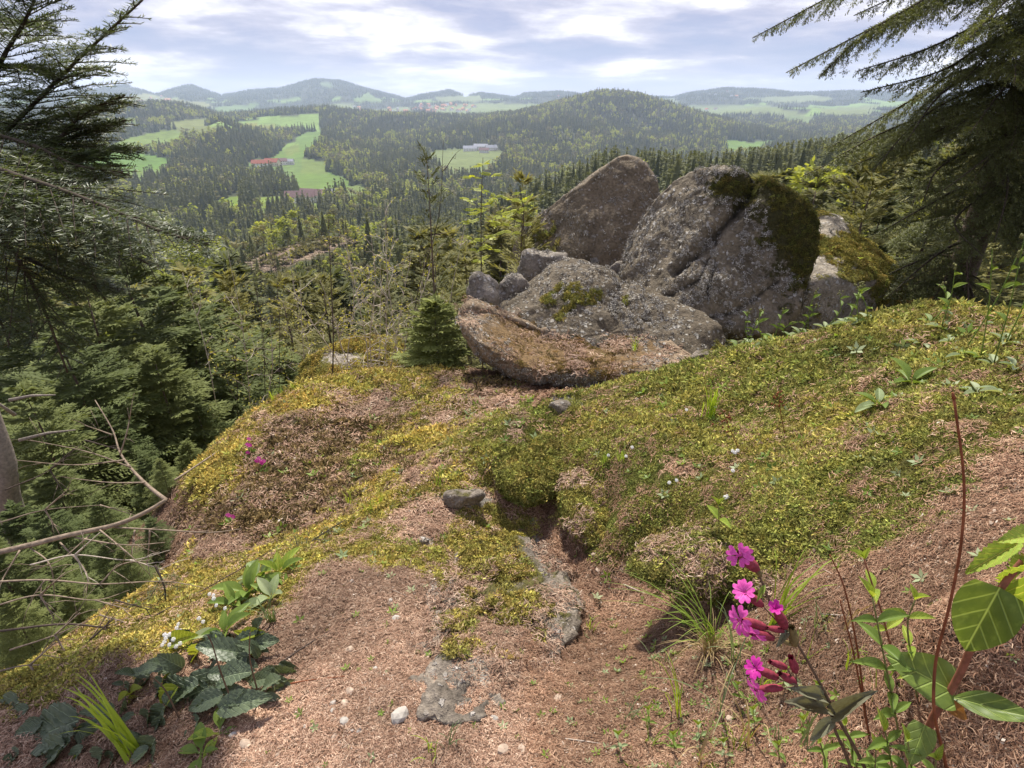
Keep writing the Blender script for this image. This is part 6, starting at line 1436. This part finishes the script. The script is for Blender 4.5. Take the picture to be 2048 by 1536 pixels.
    SE = set_mat(mb.mesh('seedling', False), M_GREEN); SE2 = set_mat(SE.copy(), M_PALE); SE3 = set_mat(SE.copy(), M_GRASS)
    x, y, z, nm, r, u, v = ground_points(22000); w = .05 + .55 * np.exp(-(((u - 1480) / 260) ** 2 + ((v - 1450) / 170) ** 2)) + .12 * np.exp(-(((u - 700) / 200) ** 2 + ((v - 1000) / 120) ** 2)) + .10 * (v < 960)
    k = rng.random(len(x)) < w; n = k.sum()
    scatter('ground_seedlings', np.stack([x, y, z], -1)[k] + nm[k] * .004, euler_to(nm[k], rng.uniform(0, 6.28, n), .3), np.clip(r[k] / 1.2, .7, 2.5) * rng.uniform(.6, 1.5, n), rng.integers(0, 3, n), [SE, SE2, SE3], 'tiny green and pale seedlings scattered through the litter', 'seedlings')
carpets()
def pebbles():
    ms = []
    M = solid('pebble', (.37, .285, .22), .85, .3, 70, .6, .003); M2 = solid('pebble_grey', (.36, .33, .295), .85, .25, 60, .6, .003)
    for s in range(6):
        bm = bmesh.new(); bmesh.ops.create_icosphere(bm, subdivisions=2, radius=.5)
        for v in bm.verts:
            n = fbm(np.array([v.co.x * 2.0 + s * 9]), np.array([v.co.y * 2.0]), v.co.z * 2.0, 2, s)[0]; v.co *= 1 + .45 * n; v.co.z *= .62; v.co.x *= 1.25
        me = bpy.data.meshes.new('pebble'); bm.to_mesh(me); bm.free(); me.polygons.foreach_set('use_smooth', np.zeros(len(me.polygons), bool)); me.materials.append(M if s % 3 else M2); ms.append(me)
    spots = [(800,1435,.040),(240+460,1385,.022),(690,1445,.022),(1010,1500,.025),(1045,1505,.022),(700,1300,.02),(790,1240,.024),(780,1205,.020),(705,1165,.018),(730,1168,.016),(740,1172,.015),(690,1410,.02),(1115,1400,.022),(990,1440,.018),(1190,1110,.022),(1195,1140,.02),(500,1420,.02),(490,1490,.024),(470,1470,.018),(1460,1440,.018)]
    for i in range(55):
        u = random.gauss(740, 130); v = random.uniform(1130, 1530); spots.append((u, v, random.uniform(.006, .015)))
    for i in range(25): spots.append((random.uniform(1000, 1700), random.uniform(1250, 1520), random.uniform(.005, .011)))
    for u, v, s in spots:
        p = G(u, v); o = bpy.data.objects.new('pebble', random.choice(ms)); COL.objects.link(o); o.location = p + Vector((0, 0, s * .12)); o.scale = (s, s, s); o.rotation_euler = (random.gauss(0, .2), random.gauss(0, .2), random.uniform(0, 6.28))
        if s >= .03: tag(o, 'largest rounded tan pebble lying alone on the needle path', 'pebble')
        else: tag(o, 'small pale pebble lying in the needle litter', 'pebble', 'small pebbles in the needle litter')
pebbles()
def twig_on_ground(label, pts, r, m, group=None):
    q = [G(u, v) + Vector((0, 0, r * 1.2 + .004)) for u, v in pts]; sp = spline(q, 12); mb = MB(); mb.add(*tube(sp, [r * (1 - .5 * i / 11) for i in range(12)], 6)); me = set_mat(mb.mesh('twig'), m); o = bpy.data.objects.new('ground_twig', me); COL.objects.link(o); tag(o, label, 'twig', group)
twig_on_ground('long dark twig lying on the path below the upright spruce twig', [(560,1330),(620,1290),(700,1240)], .0028, DARKTWIG)
twig_on_ground('reddish twig lying on the path beside the bramble', [(575,1372),(620,1364),(690,1356)], .0022, M_STEMB)
twig_on_ground('pale bent twig in front of the rock outcrop', [(1245,1170),(1300,1192),(1395,1202)], .0022, TWIG)
twig_on_ground('curved bare twig under the mossy overhang', [(1045,985),(1060,1000),(1100,995),(1130,985)], .0018, TWIG)
twig_on_ground('dark stick lying in the litter at the foot of the slab', [(990,815),(1020,800),(1050,795)], .007, DEADW)
twig_on_ground('dark stick on the mound beside the rosettes', [(1830,782),(1900,778),(1990,785)], .004, DARKTWIG)
twig_on_ground('pale straight stalk across the litter between the campion and the dead stalk', [(1640,1232),(1740,1238),(1850,1240)], .0014, TWIG)
for pts in ([(720,1360),(740,1400),(735,1440)],[(780,1180),(830,1200)],[(1550,1110),(1620,1130),(1690,1165)],[(1130,1480),(1200,1490),(1240,1500)],[(1480,1140),(1560,1160)],[(640,1100),(700,1120)],[(1950,1290),(2040,1300)],[(1270,1120),(1330,1180)],[(900,1440),(960,1450)]):
    twig_on_ground('thin pale straw lying in the needle litter', pts, .0010, TWIG, 'thin straws in the litter')

# ------------------------------------------------------------------ farms and village across the valley
M_WALLW = solid('wall_white', (.72, .70, .66), .9, .08, .5, 0); M_WALLO = solid('wall_orange', (.58, .33, .20), .9, .1, .5, 0); M_WALLY = solid('wall_cream', (.66, .58, .42), .9, .08, .5, 0)
M_ROOFR = solid('roof_red', (.38, .13, .085), .85, .15, .5, 0); M_ROOFP = solid('roof_purple', (.20, .125, .12), .85, .15, .5, 0); M_ROOFG = solid('roof_grey', (.30, .31, .35), .7, .15, .5, 0); M_ROOFO = solid('roof_orange', (.55, .25, .13), .85, .15, .5, 0)
M_WIN = solid('window_dark', (.05, .06, .07), .3, .1, 1, 0); M_WOOD = solid('barn_wood', (.30, .19, .12), .9, .2, .5, 0)
def box(w, d, h, z0=0.0): return [(-w/2,-d/2,z0),(w/2,-d/2,z0),(w/2,d/2,z0),(-w/2,d/2,z0),(-w/2,-d/2,h),(w/2,-d/2,h),(w/2,d/2,h),(-w/2,d/2,h)], [(0,3,2,1),(4,5,6,7),(0,1,5,4),(1,2,6,5),(2,3,7,6),(3,0,4,7)]
def house_meshes(w, d, h, rh, mw, mr, win=0, gable=True):
    V, F = box(w, d, h, -3); V += [(-w/2, 0, h + rh), (w/2, 0, h + rh)]; F = F[:1] + F[2:] + [(4, 7, 8), (5, 9, 6)]
    mb = MB(); mb.add(V, F); wall = set_mat(mb.mesh('wall', False), mw)
    e = .9; k = rh / (d / 2); mb = MB(); th = .35
    for s in (-1, 1):
        a = [(-w/2 - e, s * (d/2 + e), h - e * k), (w/2 + e, s * (d/2 + e), h - e * k), (w/2 + e, 0, h + rh), (-w/2 - e, 0, h + rh)]; b = [(x, y, z + th) for x, y, z in a]
        mb.add(a + b, [(0, 1, 2, 3), (4, 7, 6, 5), (0, 4, 5, 1), (1, 5, 6, 2), (2, 6, 7, 3), (3, 7, 4, 0)])
    roof = set_mat(mb.mesh('roof', False), mr); wm = None
    if win:
        mb = MB(); mb.add(*box(1.3, .2, 1.5)); wm = set_mat(mb.mesh('window', False), M_WIN)
    return wall, roof, wm, (w, d, h)
def house(name, label, pos, rot, ms, group=None, nwin=0, floors=1, cat='house'):
    wall, roof, wm, (w, d, h) = ms; t = thing(name, label, cat, pos, group); t.rotation_euler = (0, 0, rot)
    for nm, me in (('wall', wall), ('roof', roof)): o = bpy.data.objects.new(nm, me); COL.objects.link(o); o.parent = t
    if wm and nwin:
        for f in range(floors):
            for i in range(nwin): o = bpy.data.objects.new('window', wm); COL.objects.link(o); o.parent = t; o.location = (-w/2 + w * (i + .5) / nwin, -d/2 - .03, h * (f + .38) / floors)
    return t
def Gf(u, Y, dz=0):
    z = -100.0
    for _ in range(6): x = _xz(u, Y, z); z = float(H(np.array([x]), np.array([Y]), False)[0])
    return (x, Y, z + dz)
h_l = lambda *a, **k: house_meshes(*a, **k)
BIGW, BIGR, BIGP = h_l(26, 11, 7, 5, M_WALLW, M_ROOFR, 1), h_l(34, 13, 6, 6, M_WALLW, M_ROOFP, 1), h_l(30, 12, 6, 5, M_WALLO, M_ROOFG, 1)
house('farm_barn', 'long valley barn with purple brown roof behind the spruce tops', Gf(602, 735, 1), R(8), BIGP if False else BIGR, None, 6, 1, 'barn')
house('farm_barn', 'purple roofed barn standing between the long barn and the orange one', Gf(628, 742, 2.5), R(-20), BIGR, None, 6, 1, 'barn')
house('farm_barn', 'orange walled barn with grey roof at the valley farm', Gf(652, 752, 3.5), R(18), BIGP, None, 5, 1, 'barn')
for (u, Y, r, ms, lb) in [(525,1235,10,h_l(38,13,6,6,M_WALLW,M_ROOFR,1),'long red roofed farmhouse on the meadow knoll'),(545,1240,-15,h_l(30,12,7,6,M_WALLY,M_ROOFR,1),'cream farmhouse with red roof in the middle of the knoll farm'),(563,1255,30,h_l(22,11,7,5,M_WALLW,M_ROOFP,1),'white farm building with dark roof beside the red farmhouses'),(580,1265,0,h_l(16,10,6,4,M_WALLW,M_ROOFG,1),'small white house with grey roof at the end of the knoll farm'),
        (940,1600,5,h_l(34,14,6,6,M_WALLW,M_ROOFG,1),'grey roofed long barn of the terrace farm'),(962,1610,-10,h_l(36,15,8,6,M_WALLW,M_ROOFG,1),'largest white farmhouse with grey roof on the terrace'),(982,1600,25,h_l(30,13,6,6,M_WALLW,M_ROOFG,1),'grey roofed shed right of the terrace farmhouse'),(968,1560,0,h_l(24,12,6,5,M_WALLW,M_ROOFP,1),'dark roofed barn in front of the terrace farmhouse'),(1012,1610,10,h_l(14,9,5,3,M_WALLW,M_ROOFG,1),'small outlying hut of the terrace farm'),
        (476,3000,0,h_l(34,16,10,8,M_WALLW,M_ROOFO,1),'orange roofed farmhouse alone on a far yellow field'),(376,2350,0,h_l(22,12,9,6,M_WALLW,M_ROOFG,0),'lone white house at the edge of a far wood')]:
    house('farmhouse', lb, Gf(u, Y, .5), R(r), ms, None, 5, 2)
VM = [h_l(16, 12, 8, 5, M_WALLW, M_ROOFR), h_l(18, 13, 8, 5, M_WALLY, M_ROOFO), h_l(15, 11, 8, 5, M_WALLW, M_ROOFG), h_l(22, 13, 9, 6, M_WALLO, M_ROOFO), h_l(17, 12, 8, 5, M_WALLW, M_ROOFP)]
VL = ['small white village house with a red roof on the far plateau', 'small cream village house with an orange roof on the far plateau', 'small white village house with a grey roof on the far plateau', 'small orange village house on the far plateau', 'small white village house with a dark roof on the far plateau']
for i in range(64):
    u = random.choice((random.gauss(770, 35), random.gauss(900, 30), random.gauss(835, 60))); k = random.randrange(5)
    if u > 870 and random.random() < .5: k = random.choice((1, 3))
    s = house('village_house', VL[k], Gf(u, random.uniform(3900, 4700), 0), random.uniform(0, 3.1), VM[k], VL[k].replace('small ', '').replace('house', 'houses', 1)); s.scale = (1.25, 1.25, 1.25)
for i in range(26):
    u = random.choice((random.gauss(300, 40), random.gauss(1450, 50), random.gauss(1110, 30))); k = random.randrange(5)
    s = house('scattered_farm', 'tiny far farmhouse among the fields under the skyline, ' + ('red roof', 'orange roof', 'grey roof', 'orange walls', 'dark roof')[k], Gf(u, random.uniform(3900, 5600), 0), random.uniform(0, 3.1), VM[k], 'tiny far farmhouses, %s' % ('red roofs', 'orange roofs', 'grey roofs', 'orange walls', 'dark roofs')[k]); s.scale = (1.3, 1.3, 1.3)

# ------------------------------------------------------------------ haze: the air between here and the hills
def haze():
    mb = MB(); x, y0, y1, z0, z1 = 10200, -10200, 10200, -360, 285
    mb.add([(-x, y0, z0), (x, y0, z0), (x, y1, z0), (-x, y1, z0), (-x, y0, z1), (x, y0, z1), (x, y1, z1), (-x, y1, z1)], [(0, 3, 2, 1), (4, 5, 6, 7), (0, 1, 5, 4), (1, 2, 6, 5), (2, 3, 7, 6), (3, 0, 4, 7)])
    me = mb.mesh('haze', False); m = Mat('haze'); v = m.n('ShaderNodeVolumePrincipled'); v.inputs['Color'].default_value = (.62, .75, 1.0, 1); v.inputs['Density'].default_value = .000105; v.inputs['Anisotropy'].default_value = .3
    m.L.new(v.outputs[0], m.out.inputs['Volume']); me.materials.append(m.m)
    o = bpy.data.objects.new('haze', me); COL.objects.link(o); tag(o, 'pale blue haze in the air over the valley', 'haze', kind='stuff')
haze()
